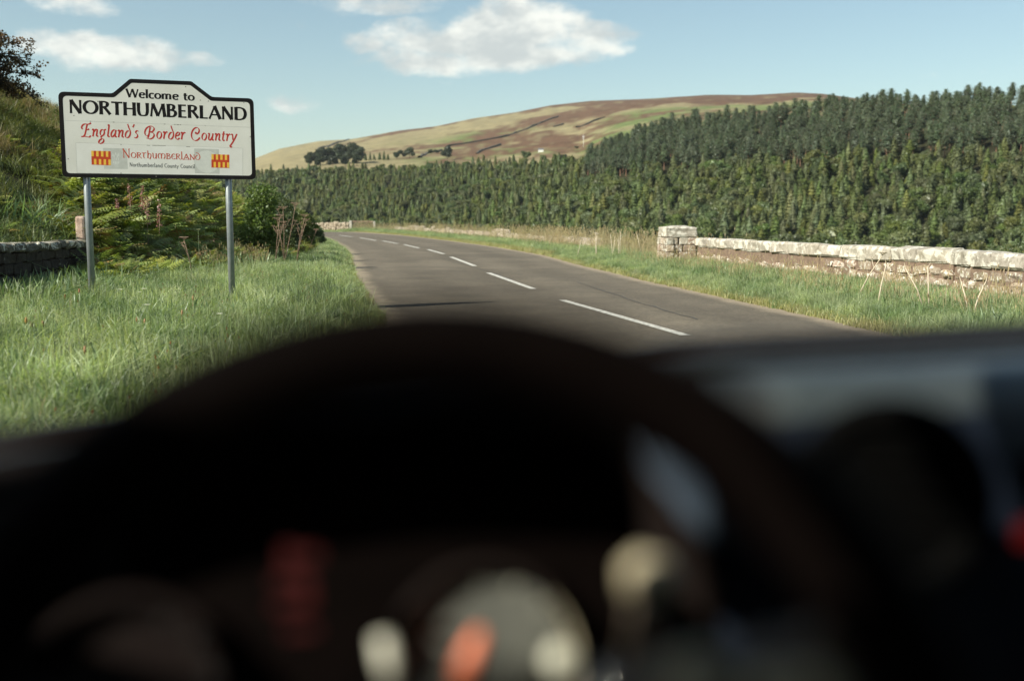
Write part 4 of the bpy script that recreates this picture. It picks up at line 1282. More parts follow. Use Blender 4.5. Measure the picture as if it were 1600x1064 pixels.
# right verge
x, y, o, r = verge_points('R', 14000, 9, 40, .05, 3.9, 11, 1.3)
rr = r.uniform(size=len(x))
push(x, y, r.uniform(.7, 1.15, len(x)) * (1 + .35 * sstep(1, 2.0, o) - .3 * sstep(2.6, 3.0, o)), np.where(o < .12 + .55 * rr ** 2, r.integers(5, 7, len(x)), np.where(rr < .4, r.integers(0, 3, len(x)), r.integers(3, 5, len(x)))))
x, y, o, r = verge_points('R', 9000, 40, 150, .05, 3.6, 12, 1.2)
push(x, y, r.uniform(1.0, 1.7, len(x)), np.where(o < .6, r.integers(5, 7, len(x)), r.integers(0, 5, len(x))))
x, y, o, r = verge_points('R', 3000, 9, 34, 1.2, 3.2, 13, 1.3)
push(x, y, r.uniform(.5, 1.0, len(x)), r.choice([11, 12, 4, 3], len(x)))
x, y, o, r = verge_points('R', 520, 10, 34, 1.3, 3.1, 14, 1.2)
push(x, y, r.uniform(.35, .72, len(x)), r.choice([9, 10, 7, 8, 10], len(x)))
x, y, o, r = verge_points('R', 1100, 29, 62, 2.2, 4.6, 15, 1.1)
push(x, y, r.uniform(.6, 1.15, len(x)), r.choice([9, 10, 4, 11, 12, 3, 4], len(x)))
x, y, o, r = verge_points('R', 3200, 44, 150, 2.2, 4.6, 16, 1.1)
push(x, y, r.uniform(.8, 1.3, len(x)), r.choice([9, 4, 11, 3, 3], len(x)))
# beyond the far end
r = np.random.default_rng(17); n = 1500
x = r.uniform(-48, -18, n); y = r.uniform(140, 152, n); k = x > XL(y) * 0 - 60
push(x, y, r.uniform(1.5, 2.5, n), r.integers(0, 5, n))
x, y, s_, i_ = map(np.concatenate, (GX, GY, GS, GI))
k = ~((x > XL(y) + .06) & (x < XR(y) - .03) & (y < 140)); x, y, s_, i_ = x[k], y[k], s_[k], i_[k]
scatter('verge_grass', protos, x, y, H(x, y) - .012, s_, 'long green grass with seed heads and weeds along both verges of the road', 'grass', tilt=.10, idx=i_, seed=31)

# the bank above the wall: tussocks, green low down and straw coloured towards the crest
t_green = [blades('tussock', m_bankg, 46, .10, .38, .26, .014, .9, s_, 3) for s_ in (31, 32, 33)]
t_straw = [blades('tussock', m_bankd, 46, .18, .50, .26, .010, .6, s_, 3) for s_ in (34, 35)]
r = np.random.default_rng(21); n = 26000
y = 9 + 46 * r.uniform(size=n) ** 1.1; b = r.uniform(-.2, 24, n); x = XL(y) - w0(y) - b
k = view(x, y, .62) & ~((y < 17.7) & (b < .6)); x, y, b = x[k], y[k], b[k]
mixv = fbm(x / 1.8, y / 1.8, 3, 40) + (b - 6.5) * .06
ii = np.where(mixv > .56, 3 + r.integers(0, 2, len(x)), r.integers(0, 3, len(x)))
kp = fbm(x / .9, y / .9, 2, 44) > .33
x, y, ii = x[kp], y[kp], ii[kp]
scatter('bank_grass', t_green + t_straw, x, y, H(x, y) - .03, r.uniform(.7, 1.35, len(x)), 'rough tussocky grass on the steep bank, green below and straw coloured along its crest', 'grass', tilt=.18, idx=ii, seed=22)


# bracken -----------------------------------------------------------------
def frond_plant(name, mats, nf, seed, L0=.74):
    r = np.random.default_rng(seed); V, F, M = [], [], []
    for f in range(nf):
        yaw = r.uniform(0, 2 * PI); Lf = L0 * r.uniform(.7, 1.15); rise = r.uniform(.5, 1.15); mi = 1 if r.uniform() < .10 else 0
        cy, sy = math.cos(yaw), math.sin(yaw)
        def pos(t):
            s_ = Lf * t; out = s_ * (.25 + .65 * t); up = Lf * (rise * 1.35 * t - .75 * t * t * rise)
            return np.array((cy * out, sy * out, up + .05))
        side = np.array((-sy, cy, 0))
        ts = np.linspace(.28, 1.0, 13)
        for j, t in enumerate(ts):
            p = pos(t); tg = pos(min(t + .04, 1.05)) - pos(t - .04); tg /= np.linalg.norm(tg)
            pl = Lf * .42 * (1 - ((t - .28) / .76)) ** .8 * (.55 + .45 * min(1, (t - .2) / .15)) + .02
            for sg in (-1, 1):
                d = side * sg + tg * .45 + np.array((0, 0, -.18)) + r.normal(0, .08, 3); d /= np.linalg.norm(d)
                wv = tg * (Lf * .036)
                # serrated pinna: four lobes stepping down to the tip
                nseg = 4
                for q in range(nseg):
                    a0, a1 = q / nseg, (q + 1) / nseg
                    c0, c1 = p + d * pl * a0, p + d * pl * a1
                    w_ = wv * (1.25 - a0)
                    dr = np.array((0, 0, -pl * .10 * a1))
                    b_ = len(V); V += [c0 - w_, c1 + dr - w_ * .35, c1 + dr + w_ * .35, c0 + w_]; F.append((b_, b_ + 1, b_ + 2, b_ + 3)); M.append(mi)
        for q in range(4):
            a, c = pos(q / 4), pos((q + 1) / 4); b_ = len(V); w_ = side * .006
            V += [a - w_, c - w_, c + w_, a + w_]; F.append((b_, b_ + 1, b_ + 2, b_ + 3)); M.append(mi)
    return np_mesh(name, V, F, mats, mi=M)


ferns = [frond_plant('bracken_plant', [m_fern, m_fern2], 7, 50 + i) for i in range(5)]
r = np.random.default_rng(51); n = 14000
y = 16.0 + 50 * r.uniform(size=n) ** 1.25; b = r.uniform(-.9, 5.5, n) ; x = XL(y) - w0(y) - b
pxx = 800 + FPX * x / y
k = (pxx > 118) & (b < np.interp(pxx, [120, 200, 420, 500], [3.8, 5.0, 4.5, 3.0])) & ~((y < 17.9) & (b > -.1) & (b < .5) & (pxx < 140)); x, y, b = x[k], y[k], b[k]
scatter('bracken', ferns, x, y, H(x, y) - .03, r.uniform(.75, 1.2, len(x)) * np.interp(b, [-.9, 1], [.6, 1.05]), 'thick green bracken with some turning fronds on the bank behind the sign', 'bracken', tilt=.32, seed=52)
# a few patches on the open bank
r = np.random.default_rng(53); n = 900
y = r.uniform(13, 34, n); b = r.uniform(.7, 6.5, n); x = XL(y) - w0(y) - b
k = (fbm(x / 2, y / 2, 2, 60) > .60) & (800 + FPX * x / y < 200) & (b > .7); x, y = x[k], y[k]
scatter('bracken', ferns, x, y, H(x, y) - .06, r.uniform(.35, .6, len(x)), 'small scattered bracken clumps on the open grassy bank at the left edge', 'bracken', tilt=.2, seed=54)
# brambles with pale leaves low on the bank
bram = [blades('bramble', m_weed, 30, .25, .75, .35, .05, .9, 70 + s_, 4) for s_ in range(2)]
r = np.random.default_rng(55); n = 150
y = r.uniform(17, 40, n); b = r.uniform(-.3, 1.6, n); x = XL(y) - w0(y) - b
scatter('bramble', bram, x, y, H(x, y), r.uniform(.6, 1.0, n), 'tangle of pale leaved brambles among the bracken', 'brambles', tilt=.2, seed=56)


# single plants one can point at ------------------------------------------
def spike(name, x, y, h, label, lean=0.0, group=None, mf=m_pink):
    z = H1(x, y); root = empty(name, (x, y, z)); tag(root, label, 'plant', group)
    m = MB(); m.tube([(0, 0, 0), (lean * .4, 0, h * .5), (lean, 0, h)], [.009, .007, .003], 5); m.build('stem', m_stem, root)
    rd = random.Random(int(x * 100)); m = MB()
    for i in range(60):
        t = rd.uniform(.62, 1.0); a = rd.uniform(0, 2 * PI); w = .075 * (1.15 - t) / .5 + .012
        c = Vector((lean * t + math.cos(a) * w * .6, math.sin(a) * w * .6, h * t)); d = Vector((rd.uniform(-1, 1), rd.uniform(-1, 1), rd.uniform(-1, 1))).normalized() * .022
        e = d.cross(Vector((rd.uniform(-1, 1), rd.uniform(-1, 1), 1))).normalized() * .018
        m.add([c - d, c - e, c + d, c + e], [(0, 1, 2, 3)])
    m.build('flower_spike', mf, root)
    m = MB()
    for i in range(26):
        t = rd.uniform(.15, .66); a = rd.uniform(0, 2 * PI); d = Vector((math.cos(a), math.sin(a), .25)); s_ = Vector((-math.sin(a), math.cos(a), 0)) * .014
        c = Vector((lean * t, 0, h * t)); L_ = .14
        m.add([c, c + d * L_ * .5 - s_, c + d * L_ + Vector((0, 0, -.03)), c + d * L_ * .5 + s_], [(0, 1, 2, 3)])
    m.build('stem_leaves', m_weed, root)
    return root


for px__, ty, dep, lab in ((205, 287, 20.5, 'tallest pink willowherb spike seen just under the sign board'), (217, 291, 20.8, 'second pink willowherb spike directly right of the tallest one'),
                      (228, 306, 20.2, 'short drooping willowherb gone to seed right of the pink pair'), (246, 312, 20.6, 'pinkish fading willowherb in the middle of the bracken'),
                      (187, 311, 20.0, 'small pink willowherb left of the tall spikes')):
    p = P(px__, ty, dep); z = H1(p.x, p.y); spike('willowherb', p.x, p.y, p.z - z, lab, random.uniform(-.08, .08), 'willowherb in the bracken')


def umbel(name, x, y, h, n, label, seed, mat=None, cat='dead plant', spread=.35, group=None, heads=True):
    z = H1(x, y); root = empty(name, (x, y, z)); tag(root, label, cat, group)
    rd = random.Random(seed); m = MB(); hd = MB()
    for k in range(n):
        a = rd.uniform(0, 2 * PI); ln = rd.uniform(.05, spread) * h; hh = h * rd.uniform(.72, 1.0)
        top = Vector((math.cos(a) * ln, math.sin(a) * ln, hh)); mid = top * .5 + Vector((0, 0, .04))
        m.tube([(rd.uniform(-.05, .05), rd.uniform(-.05, .05), 0), mid, top], [.012, .009, .006], 5)
        if not heads:
            e = top + Vector((rd.uniform(-.04, .04), rd.uniform(-.04, .04), .07)); hd.tube([top, e], [.006, .003], 4, cap=False); hd.tube([top * .85, top * .85 + (e - top) * 1.3 + Vector((.05, 0, 0))], [.004, .002], 3, cap=False); continue
        for br in range(2):
            t = rd.uniform(.55, .85); q = top * t; a2 = rd.uniform(0, 2 * PI); q2 = q + Vector((math.cos(a2) * .12, math.sin(a2) * .12, .22)) * (h / 1.4)
            m.tube([q, q2], [.006, .004], 4)
            for s_ in range(6):
                a3 = 2 * PI * s_ / 6; hd.tube([q2, q2 + Vector((math.cos(a3) * .05, math.sin(a3) * .05, .045))], .0035, 3, cap=False)
        for s_ in range(12):
            a3 = 2 * PI * s_ / 12; e = top + Vector((math.cos(a3) * .09, math.sin(a3) * .09, .06)) * (h / 1.4)
            hd.tube([top, e], .004, 3, cap=False)
            hd.tube([e + Vector((-.02, 0, 0)), e + Vector((.02, 0, .006))], .007, 3, cap=False)
    m.build('stem', mat or m_stem, root); hd.build('seed_head', mat or m_stem, root)
    return root


hog = [((443, 395), 318, 26.0, 3, 'largest dead brown hogweed with forked umbels against the dark bush'), ((426, 392), 335, 25.4, 2, 'thin dead hogweed left of the largest one'),
       ((458, 390), 322, 27.0, 2, 'dead hogweed with spread umbels right of the largest one'), ((478, 385), 347, 33.0, 2, 'small dead hogweed near the road end of the bushes'),
       ((300, 430), 350, 19.0, 1, 'single pale dead stalk leaning near the right sign pole')]
for (bx, by), ty, dep, n, lab in hog:
    p = P(bx, ty, dep); z = H1(p.x, p.y); umbel('hogweed', p.x, p.y, max(p.z - z, .7), n, lab, bx, group='dead hogweed stalks')
# dry stalks by the right-hand wall and in the gap before the pier
m_pale = mat_plain('bleached_stem', (.50, .42, .30), (.66, .58, .45), 9, .9)
for i, (bx, ty, dep, n, lab) in enumerate(((903, 366, 36, 1, 'bleached stalk farthest left in the gap before the pier'), (931, 362, 35, 2, 'pair of bleached stalks left of the pier, leaning right'),
        (958, 366, 34, 2, 'pale forked stalks mid way along the gap'), (968, 363, 33.5, 2, 'bushy pale stalks in the gap, nearest the tall one'), (1004, 360, 33.5, 1, 'tall straight bleached stalk close to the pier'),
        (1373, 399, 14.2, 1, 'pale stalk leaning against the parapet, left of the long pair'), (1455, 416, 13.2, 2, 'pale twin stalks leaning on the brown wall stones'),
        (1520, 417, 12.6, 2, 'long pale twin stalks crossing the parapet face'), (1338, 378, 15.5, 1, 'tall umbel rising above the parapet coping'))):
    p = P(bx, ty, dep); z = H1(p.x, p.y)
    umbel('hogweed', p.x, p.y, p.z - z, n, lab, bx, m_pale, spread=.22 if dep > 20 else .65, group='bleached stalks along the right verge', heads='umbel' in lab or dep > 34)
# daisies and small flowers
def flower(x, y, h, r_, label, mat, name='daisy'):
    z = H1(x, y); root = empty(name, (x, y, z)); tag(root, label, 'flower', 'small flowers in the left verge')
    m = MB(); m.tube([(0, 0, 0), (.01, 0, h)], .0035, 4); m.build('stem', m_weed, root)
    m = MB()
    for k in range(9):
        a = 2 * PI * k / 9; d = Vector((math.cos(a), math.sin(a), .25)); s_ = Vector((-math.sin(a), math.cos(a), 0)) * r_ * .32; c = Vector((.01, 0, h))
        m.add([c, c + d * r_ * .6 - s_, c + d * r_, c + d * r_ * .6 + s_], [(0, 1, 2, 3)])
    m.build('petals', mat, root)
for i, (bx, by, rr_) in enumerate(((223, 452, .045), (341, 491, .035), (228, 477, .04), (113, 440, .05), (122, 447, .04), (217, 457, .03), (187, 453, .04), (309, 359, .05))):
    q = G(bx, by, .45) if by > 400 else P(bx, by, 20)
    flower(q.x, q.y, max(q.z - H1(q.x, q.y), .15), rr_, ['white daisy beside the bracken, right of the left pole', 'lone white daisy in open grass below the right pole', 'low cream daisy in front of the bracken', 'white yarrow head left of the left pole', 'smaller white head beside the yarrow left of the pole',
           'tiny white flower next to the bracken daisy', 'cream flower at the foot of the left pole', 'white bloom high in the bracken between the poles'][i], m_daisy)
for i, (bx, by, dep) in enumerate(((48, 560, 8.6), (66, 556, 8.7), (40, 550, 8.9), (225, 556, 9.2), (213, 549, 9.4), (132, 621, 7.2), (123, 490, 12.5), (283, 533, 10.2), (300, 500, 12), (101, 509, 11.6))):
    q = P(bx, by, dep); z = H1(q.x, q.y)
    root = empty('plantain', (q.x, q.y, z)); tag(root, 'rusty plantain seed head in the left verge grass, ' + ['middle of the left trio', 'right of the left trio', 'left of the left trio', 'upper one below the sign centre', 'left one below the sign centre', 'nearest to the dashboard', 'just below the left pole', 'alone below the sign', 'halfway between the two poles', 'left of the left pole foot'][i], 'plant', 'plantain heads in the left verge')
    h = max(q.z - z, .2); m = MB(); m.tube([(0, 0, 0), (.02, 0, h)], .003, 4); m.build('stem', m_dry, root)
    m = MB(); m.tube([(.02, 0, h - .01), (.021, 0, h + .01), (.022, 0, h + .035), (.022, 0, h + .05)], [.006, .012, .011, .003], 7); m.build('seed_head', m_rust, root)


# bushes and trees near by --------------------------------------------------
def leafy_mesh(name, mat, lobes, n, size, seed, aspect=.5, shell=.55, droop=0):
    r = np.random.default_rng(seed); lobes = np.array(lobes, float)
    vol = np.prod(lobes[:, 3:6], axis=1) ** .67; k = r.choice(len(lobes), n, p=vol / vol.sum())
    d = r.normal(size=(n, 3)); d /= np.linalg.norm(d, axis=1)[:, None]
    q = shell + (1 - shell) * r.uniform(size=n) ** .6
    c = lobes[k, :3] + d * lobes[k, 3:6] * (q * (1 + r.normal(0, .10, n)))[:, None]
    ax = r.normal(size=(n, 3)) + d * .8; ax[:, 2] -= droop; ax /= np.linalg.norm(ax, axis=1)[:, None]
    bx = np.cross(ax, r.normal(size=(n, 3))); bx /= np.linalg.norm(bx, axis=1)[:, None]
    s_ = size * r.uniform(.6, 1.4, n)[:, None]
    V = np.stack([c - ax * s_ * .5, c - bx * s_ * aspect * .5, c + ax * s_ * .5, c + bx * s_ * aspect * .5], 1).reshape(-1, 3)
    return np_mesh(name, V, np.arange(n * 4).reshape(-1, 4), mat)


def branchy(lobes, base_r, h0, seed, n_twig=2):
    rd = random.Random(seed); m = MB()
    cx = sum(l[0] for l in lobes) / len(lobes); cy = sum(l[1] for l in lobes) / len(lobes)
    m.tube([(0, 0, -.2), (cx * .1, cy * .1, h0 * .6), (cx * .3, cy * .3, h0)], [base_r, base_r * .8, base_r * .65], 8)
    for l in lobes:
        s_ = Vector((cx * .3, cy * .3, h0)) * rd.uniform(.6, 1); e = Vector(l[:3]); mid = s_.lerp(e, .5) + Vector((rd.uniform(-.1, .1), rd.uniform(-.1, .1), .1))
        m.tube([s_, mid, e], [base_r * .5, base_r * .33, base_r * .15], 6)
        for k in range(n_twig):
            d = Vector((rd.gauss(0, 1), rd.gauss(0, 1), rd.gauss(0, .7))).normalized(); m.tube([e, e + Vector((d.x * l[3], d.y * l[4], d.z * l[5])) * .95], [base_r * .15, .006], 4)
    return m


for i, (bx, ty, dep, wpx, lab) in enumerate(((404, 288, 27.5, 62, 'dark leafy bush behind the right sign pole, tallest of the roadside bushes'), (438, 306, 33, 56, 'dark shaded bush in the middle of the roadside bushes'),
                                     (465, 330, 40, 46, 'dark bush with pointed top right of the middle bush'), (487, 350, 50, 34, 'lowest dark bush where the hedge meets the bend'))):
    p = P(bx, ty, dep); z = H1(p.x, p.y); h = p.z - z; w = wpx / FPX * dep
    rd = random.Random(i); lobes = [(rd.uniform(-.3, .3) * w, rd.uniform(-.4, .4) * w, h * rd.uniform(.2, .85), w * rd.uniform(.22, .42), w * rd.uniform(.22, .42), h * rd.uniform(.10, .24)) for _ in range(12)]
    lobes.append((0, 0, h * .78, w * .35, w * .35, h * .24)); lobes.append((0, 0, h * .3, w * .55, w * .55, h * .32))
    root = empty('bush', (p.x, p.y, z)); tag(root, lab, 'bush', 'dark bushes beside the left verge')
    branchy(lobes, .06, h * .25, i).build('branches', m_bark, root)
    link(bpy.data.objects.new('foliage', leafy_mesh('foliage', m_hedge, lobes, 9000, .085, 80 + i, .5, .7)), root)

# hawthorn at the top left, leaves reddening
m_haw = mat_leaf('hawthorn_leaf', (.045, .028, .014), (.17, .055, .020), 1.6, (.03, .3, .2), .30, lo=.4, hi=.62)
tdep = 24.0
tc_ = P(-22, 66, tdep); tz = H1(tc_.x - .6, tc_.y)
haw = empty('hawthorn_tree', (tc_.x - .6, tc_.y, tz)); tag(haw, 'hawthorn with small rust red leaves leaning in over the bank at the top left corner', 'tree')
rd = random.Random(12); lobes = []; twigs = MB(); leaves = []
cz = tc_.z - tz
twigs.tube([(0, 0, -.3), (.05, 0, cz * .35), (.25, 0, cz * .7)], [.14, .11, .08], 9)
R_ = np.random.default_rng(5); LV = []
for k in range(58):
    a = rd.uniform(0, 2 * PI); e_ = rd.uniform(-.25, 1.0)
    L_ = rd.uniform(1.0, 1.85) * (1 if e_ < .6 else .72)
    p0 = Vector((.1 + .1 * rd.random(), 0, cz * rd.uniform(.5, .82))); d = Vector((math.cos(a) * math.cos(e_), math.sin(a) * math.cos(e_), math.sin(e_)))
    pts = [p0]; cur = p0.copy()
    for s_ in range(6):
        d = (d + Vector((rd.gauss(0, .13), rd.gauss(0, .13), rd.gauss(-.055, .10)))).normalized(); cur = cur + d * L_ / 6; pts.append(cur.copy())
    twigs.tube(pts, list(np.linspace(.032, .005, 7)), 5)
    for s_ in range(2, 7):
        for q in range(3):
            tw = Vector((rd.gauss(0, 1), rd.gauss(0, 1), rd.gauss(0, .7))).normalized() * rd.uniform(.12, .34); b_ = pts[s_].lerp(pts[s_ - 1], rd.random())
            twigs.tube([b_, b_ + tw], [.007, .003], 3, cap=False)
            for w_ in range(22):
                c = b_ + tw * rd.uniform(.15, 1.1) + Vector((rd.gauss(0, .05), rd.gauss(0, .05), rd.gauss(0, .04))); LV.append(tuple(c))
LV = np.array(LV); n = len(LV)
ax = R_.normal(size=(n, 3)); ax[:, 2] -= .3; ax /= np.linalg.norm(ax, axis=1)[:, None]; bx_ = np.cross(ax, R_.normal(size=(n, 3))); bx_ /= np.linalg.norm(bx_, axis=1)[:, None]
s_ = .062 * R_.uniform(.6, 1.4, n)[:, None]
V = np.stack([LV - ax * s_ * .5, LV - bx_ * s_ * .38, LV + ax * s_ * .5, LV + bx_ * s_ * .38], 1).reshape(-1, 3)
twigs.build('trunk', m_bark, haw); link(bpy.data.objects.new('foliage', np_mesh('foliage', V, np.arange(n * 4).reshape(-1, 4), m_haw)), haw)
# thistles on the crest of the bank
for i, (bx, ty, dep, lab) in enumerate(((53, 166, 31, 'dark seeding thistle on the skyline of the bank, left of two'), (83, 163, 30, 'tall dark thistle on the skyline beside the sign edge'), (70, 180, 30.5, 'short thistle between the two taller skyline thistles'), (90, 182, 29.5, 'bushy dark weed on the crest touching the sign border'))):
    p = P(bx, ty, dep); z = H1(p.x, p.y); spike('thistle', p.x, p.y, max(p.z - z, .6), lab, .1, 'thistles on the crest of the bank', m_hedge)
# ------------------------------------------------------------------ the forest across the valley
m_spruce = mat_leaf('spruce_needles', (.078, .103, .044), (.135, .158, .062), .8, (.025, .30, .2), .18)
m_larch = mat_leaf('larch_needles', (.105, .135, .052), (.165, .185, .068), .8, (.035, .30, .2), .30)
m_pine = mat_leaf('pine_needles', (.058, .084, .047), (.105, .135, .072), .8, (.015, .25, .15), .18)
m_broad = mat_leaf('broad_leaves', (.080, .110, .040), (.140, .160, .056), .5, (.035, .30, .2), .28)
m_pbark = mat_plain('pine_bark', (.20, .105, .065), (.30, .17, .11), 3, .9)


def conifer_mesh(name, mats, h, R, seed, whorls=24, per=8, droop=.35, base=.06, power=.85, clump=.9):
    r = np.random.default_rng(seed); V, F, M = [], [], []
    mb = MB(); mb.tube([(0, 0, -1), (0, 0, h * .5), (0, 0, h * .97)], [h * .014, h * .009, h * .002], 5, cap=False)
    V = [tuple(v) for v in mb.v]; F = [tuple(f) for f in mb.f]; M = [1] * len(F)
    lean = r.normal(0, .04, 2)
    nt_ = 9                                             # ragged solid skirts under the needles
    for k in range(nt_):
        q0 = base + (1 - base) * k / nt_; q1 = base + (1 - base) * min(1, (k + 1.7) / nt_)
        rb = (R * (1 - q0) ** power + .1) * .80; b = len(V); m_ = 11; ph = r.uniform(0, 6.28)
        for i in range(m_):
            a = 2 * PI * i / m_ + ph; rr_ = rb * r.uniform(.55, 1.15); V.append((math.cos(a) * rr_ + lean[0] * h * q0, math.sin(a) * rr_ + lean[1] * h * q0, h * q0 - rr_ * droop * .8 + r.uniform(-.2, .2)))
        V.append((lean[0] * h * q1, lean[1] * h * q1, h * q1))
        for i in range(m_): F.append((b + i, b + (i + 1) % m_, b + m_, b + m_)); M.append(0)
    for w_ in range(whorls):
        t = base + (1 - base) * (w_ / whorls) ** .92; z = h * t; rad = R * (1 - t) ** power + .12
        for k in range(per):
            a = r.uniform(0, 2 * PI); Lb = rad * r.uniform(.65, 1.18)
            for c in range(2):
                q = (c + .6 + .7 + r.uniform(-.2, .2)) / 3; cx, cy = math.cos(a) * Lb * q, math.sin(a) * Lb * q; cz = z - Lb * q * droop * q + r.uniform(-.12, .12)
                sz = clump * (.35 + .45 * (1 - t)) * (1.25 - .5 * q) * R / 2.0
                ux = np.array((math.cos(a), math.sin(a), -droop * q * 1.2)); sx = np.array((-math.sin(a), math.cos(a), r.uniform(-.5, .5)))
                p = np.array((cx + lean[0] * z, cy + lean[1] * z, cz)); b = len(V)
                V += [tuple(p - ux * sz * .6), tuple(p - sx * sz * .42), tuple(p + ux * sz * .75), tuple(p + sx * sz * .42)]; F.append((b, b + 1, b + 2, b + 3)); M.append(0)
    b = len(V); V += [(-.12, 0, h * .93), (.12, 0, h * .93), (0, 0, h * .99), (0, 0, h * .9)]; F.append((b, b + 1, b + 2, b + 3)); M.append(0)
    return np_mesh(name, V, F, mats, True, mi=M)


def ico_blob(mb, c, s_, r):
    """a lumpy closed blob of quads"""
    n, m_ = 7, 4; vs = []
    for j in range(m_ + 1):
        t = PI * (j + .15) / (m_ + .3)
        for i in range(n):
            a = 2 * PI * i / n + j * .4; k = r.uniform(.78, 1.15)
            vs.append((c[0] + math.cos(a) * math.sin(t) * s_[0] * k, c[1] + math.sin(a) * math.sin(t) * s_[1] * k, c[2] + math.cos(t) * s_[2] * k))
    mb.add(vs, [(j * n + i, (j + 1) * n + i, (j + 1) * n + (i + 1) % n, j * n + (i + 1) % n) for j in range(m_) for i in range(n)])


def mass_quads(mb): return [np.array(mb.v[i]) for f in mb.f for i in f]


def pine_parts(seed, h=13.5):
    r = np.random.default_rng(seed); rd = random.Random(seed)
    t = MB(); lean = rd.uniform(-.5, .5); t.tube([(0, 0, -1.5), (lean * .4, 0, h * .5), (lean, 0, h * .92)], [.24, .17, .05], 7, cap=False)
    V = []
    for w_ in range(17):
        q = w_ / 16; z = h * (.34 + .64 * q); R = 2.9 * math.sin(PI * (.26 + .70 * q)) ** .8 * r.uniform(.85, 1.15) + .15
        for k in range(5):
            a = r.uniform(0, 2 * PI); L_ = R * r.uniform(.55, 1.1); e = np.array((math.cos(a) * L_ + lean * q, math.sin(a) * L_, z + .25 * L_ * .4 + r.uniform(-.3, .3)))
            t.tube([(lean * q, 0, z - .2), tuple(e)], [.05, .02], 3, cap=False)
            for c in range(15):
                p = e + r.normal(0, 1, 3) * np.array((.50, .50, .22)) - np.array((math.cos(a), math.sin(a), 0)) * r.uniform(0, .9)
                ax = r.normal(size=3); ax[2] = ax[2] * .5 + .35; ax /= np.linalg.norm(ax); bx = np.cross(ax, r.normal(size=3)); bx /= np.linalg.norm(bx); s_ = r.uniform(.30, .58)
                V += [p - ax * s_ * .5, p - bx * s_ * .33, p + ax * s_ * .5, p + bx * s_ * .33]
    mass = MB()
    for w_ in range(9):
        q = (w_ + .5) / 9; z = h * (.36 + .60 * q); R = 2.9 * math.sin(PI * (.26 + .70 * q)) ** .8 * .62
        for g_ in range(3 if w_ < 8 else 1):
            a = r.uniform(0, 2 * PI); ico_blob(mass, (math.cos(a) * R * .5 + lean * q, math.sin(a) * R * .5, z), (R * .62, R * .62, h * .045), r)
    V += mass_quads(mass)
    cr = np_mesh('crown', np.array(V), np.arange(len(V)).reshape(-1, 4), m_pine, True)
    return t.mesh('trunk', m_pbark), cr


def broad_parts(seed, h=8.0, mat=None):
    rd = random.Random(seed); lobes = [(rd.uniform(-.28, .28) * h, rd.uniform(-.28, .28) * h, h * rd.uniform(.35, .8), h * rd.uniform(.16, .26), h * rd.uniform(.16, .26), h * rd.uniform(.13, .22)) for _ in range(10)]
    lf = leafy_mesh('crown', mat or m_broad, lobes, 2000, .50, seed + 7, .7, .8); mass = MB(); r = np.random.default_rng(seed)
    for l in lobes: ico_blob(mass, l[:3], tuple(q * .86 for q in l[3:6]), r)
    V = [tuple(v.co) for v in lf.vertices] + [tuple(q) for q in mass_quads(mass)]
    return branchy(lobes, .16, h * .3, seed, 1).mesh('trunk', m_bark), np_mesh('crown', np.array(V), np.arange(len(V)).reshape(-1, 4), mat or m_broad)


def join_mesh(name, a, b):
    n = len(a.vertices); V = [tuple(v.co) for v in a.vertices] + [tuple(v.co) for v in b.vertices]
    F = [tuple(p.vertices) for p in a.polygons] + [tuple(i + n for i in p.vertices) for p in b.polygons]
    me = bpy.data.meshes.new(name); me.from_pydata(V, [], F); me.materials.append(a.materials[0]); me.materials.append(b.materials[0])
    me.polygons.foreach_set('material_index', [0] * len(a.polygons) + [1] * len(b.polygons)); me.update(); return me


con = [conifer_mesh('spruce', [m_spruce, m_bark], 9.5, 3.3, 1, power=.62), conifer_mesh('spruce', [m_spruce, m_bark], 11, 3.1, 2, droop=.6, power=.68), conifer_mesh('spruce', [m_spruce, m_bark], 8, 3.3, 3, power=.52),
       conifer_mesh('larch', [m_larch, m_bark], 10.5, 2.9, 4, 22, 8, .25, power=.58), conifer_mesh('larch', [m_larch, m_bark], 8.5, 3.2, 5, 20, 8, .3, power=.48)]
pines = [pine_parts(200 + i) for i in range(4)]
broads = [broad_parts(300 + i) for i in range(4)]
pine_join = [join_mesh('pine', a, b) for a, b in pines]; broad_join = [join_mesh('broadleaf', a, b) for a, b in broads]

# jittered grid over the slopes
r = np.random.default_rng(77)
sp = 3.7
X0, Y0 = np.meshgrid(np.arange(-330, 620, sp), np.arange(200, 680, sp)); x = (X0 + r.uniform(-.45, .45, X0.shape) * sp).ravel(); y = (Y0 + r.uniform(-.45, .45, X0.shape) * sp).ravel()
a = np.arctan2(x, y); k = (a > -.40) & (a < .60); x, y, a = x[k], y[k], a[k]
zn = tree_zone(x, y); rr_ = np.hypot(x, y)
k1 = (zn == 1) & (r.uniform(size=len(x)) < np.interp(rr_, [300, 420, 800], [.80, .85, .95])); kx, ky = x[k1], y[k1]
k2 = (zn == 2) & (r.uniform(size=len(x)) < .85); qx, qy = x[k2], y[k2]


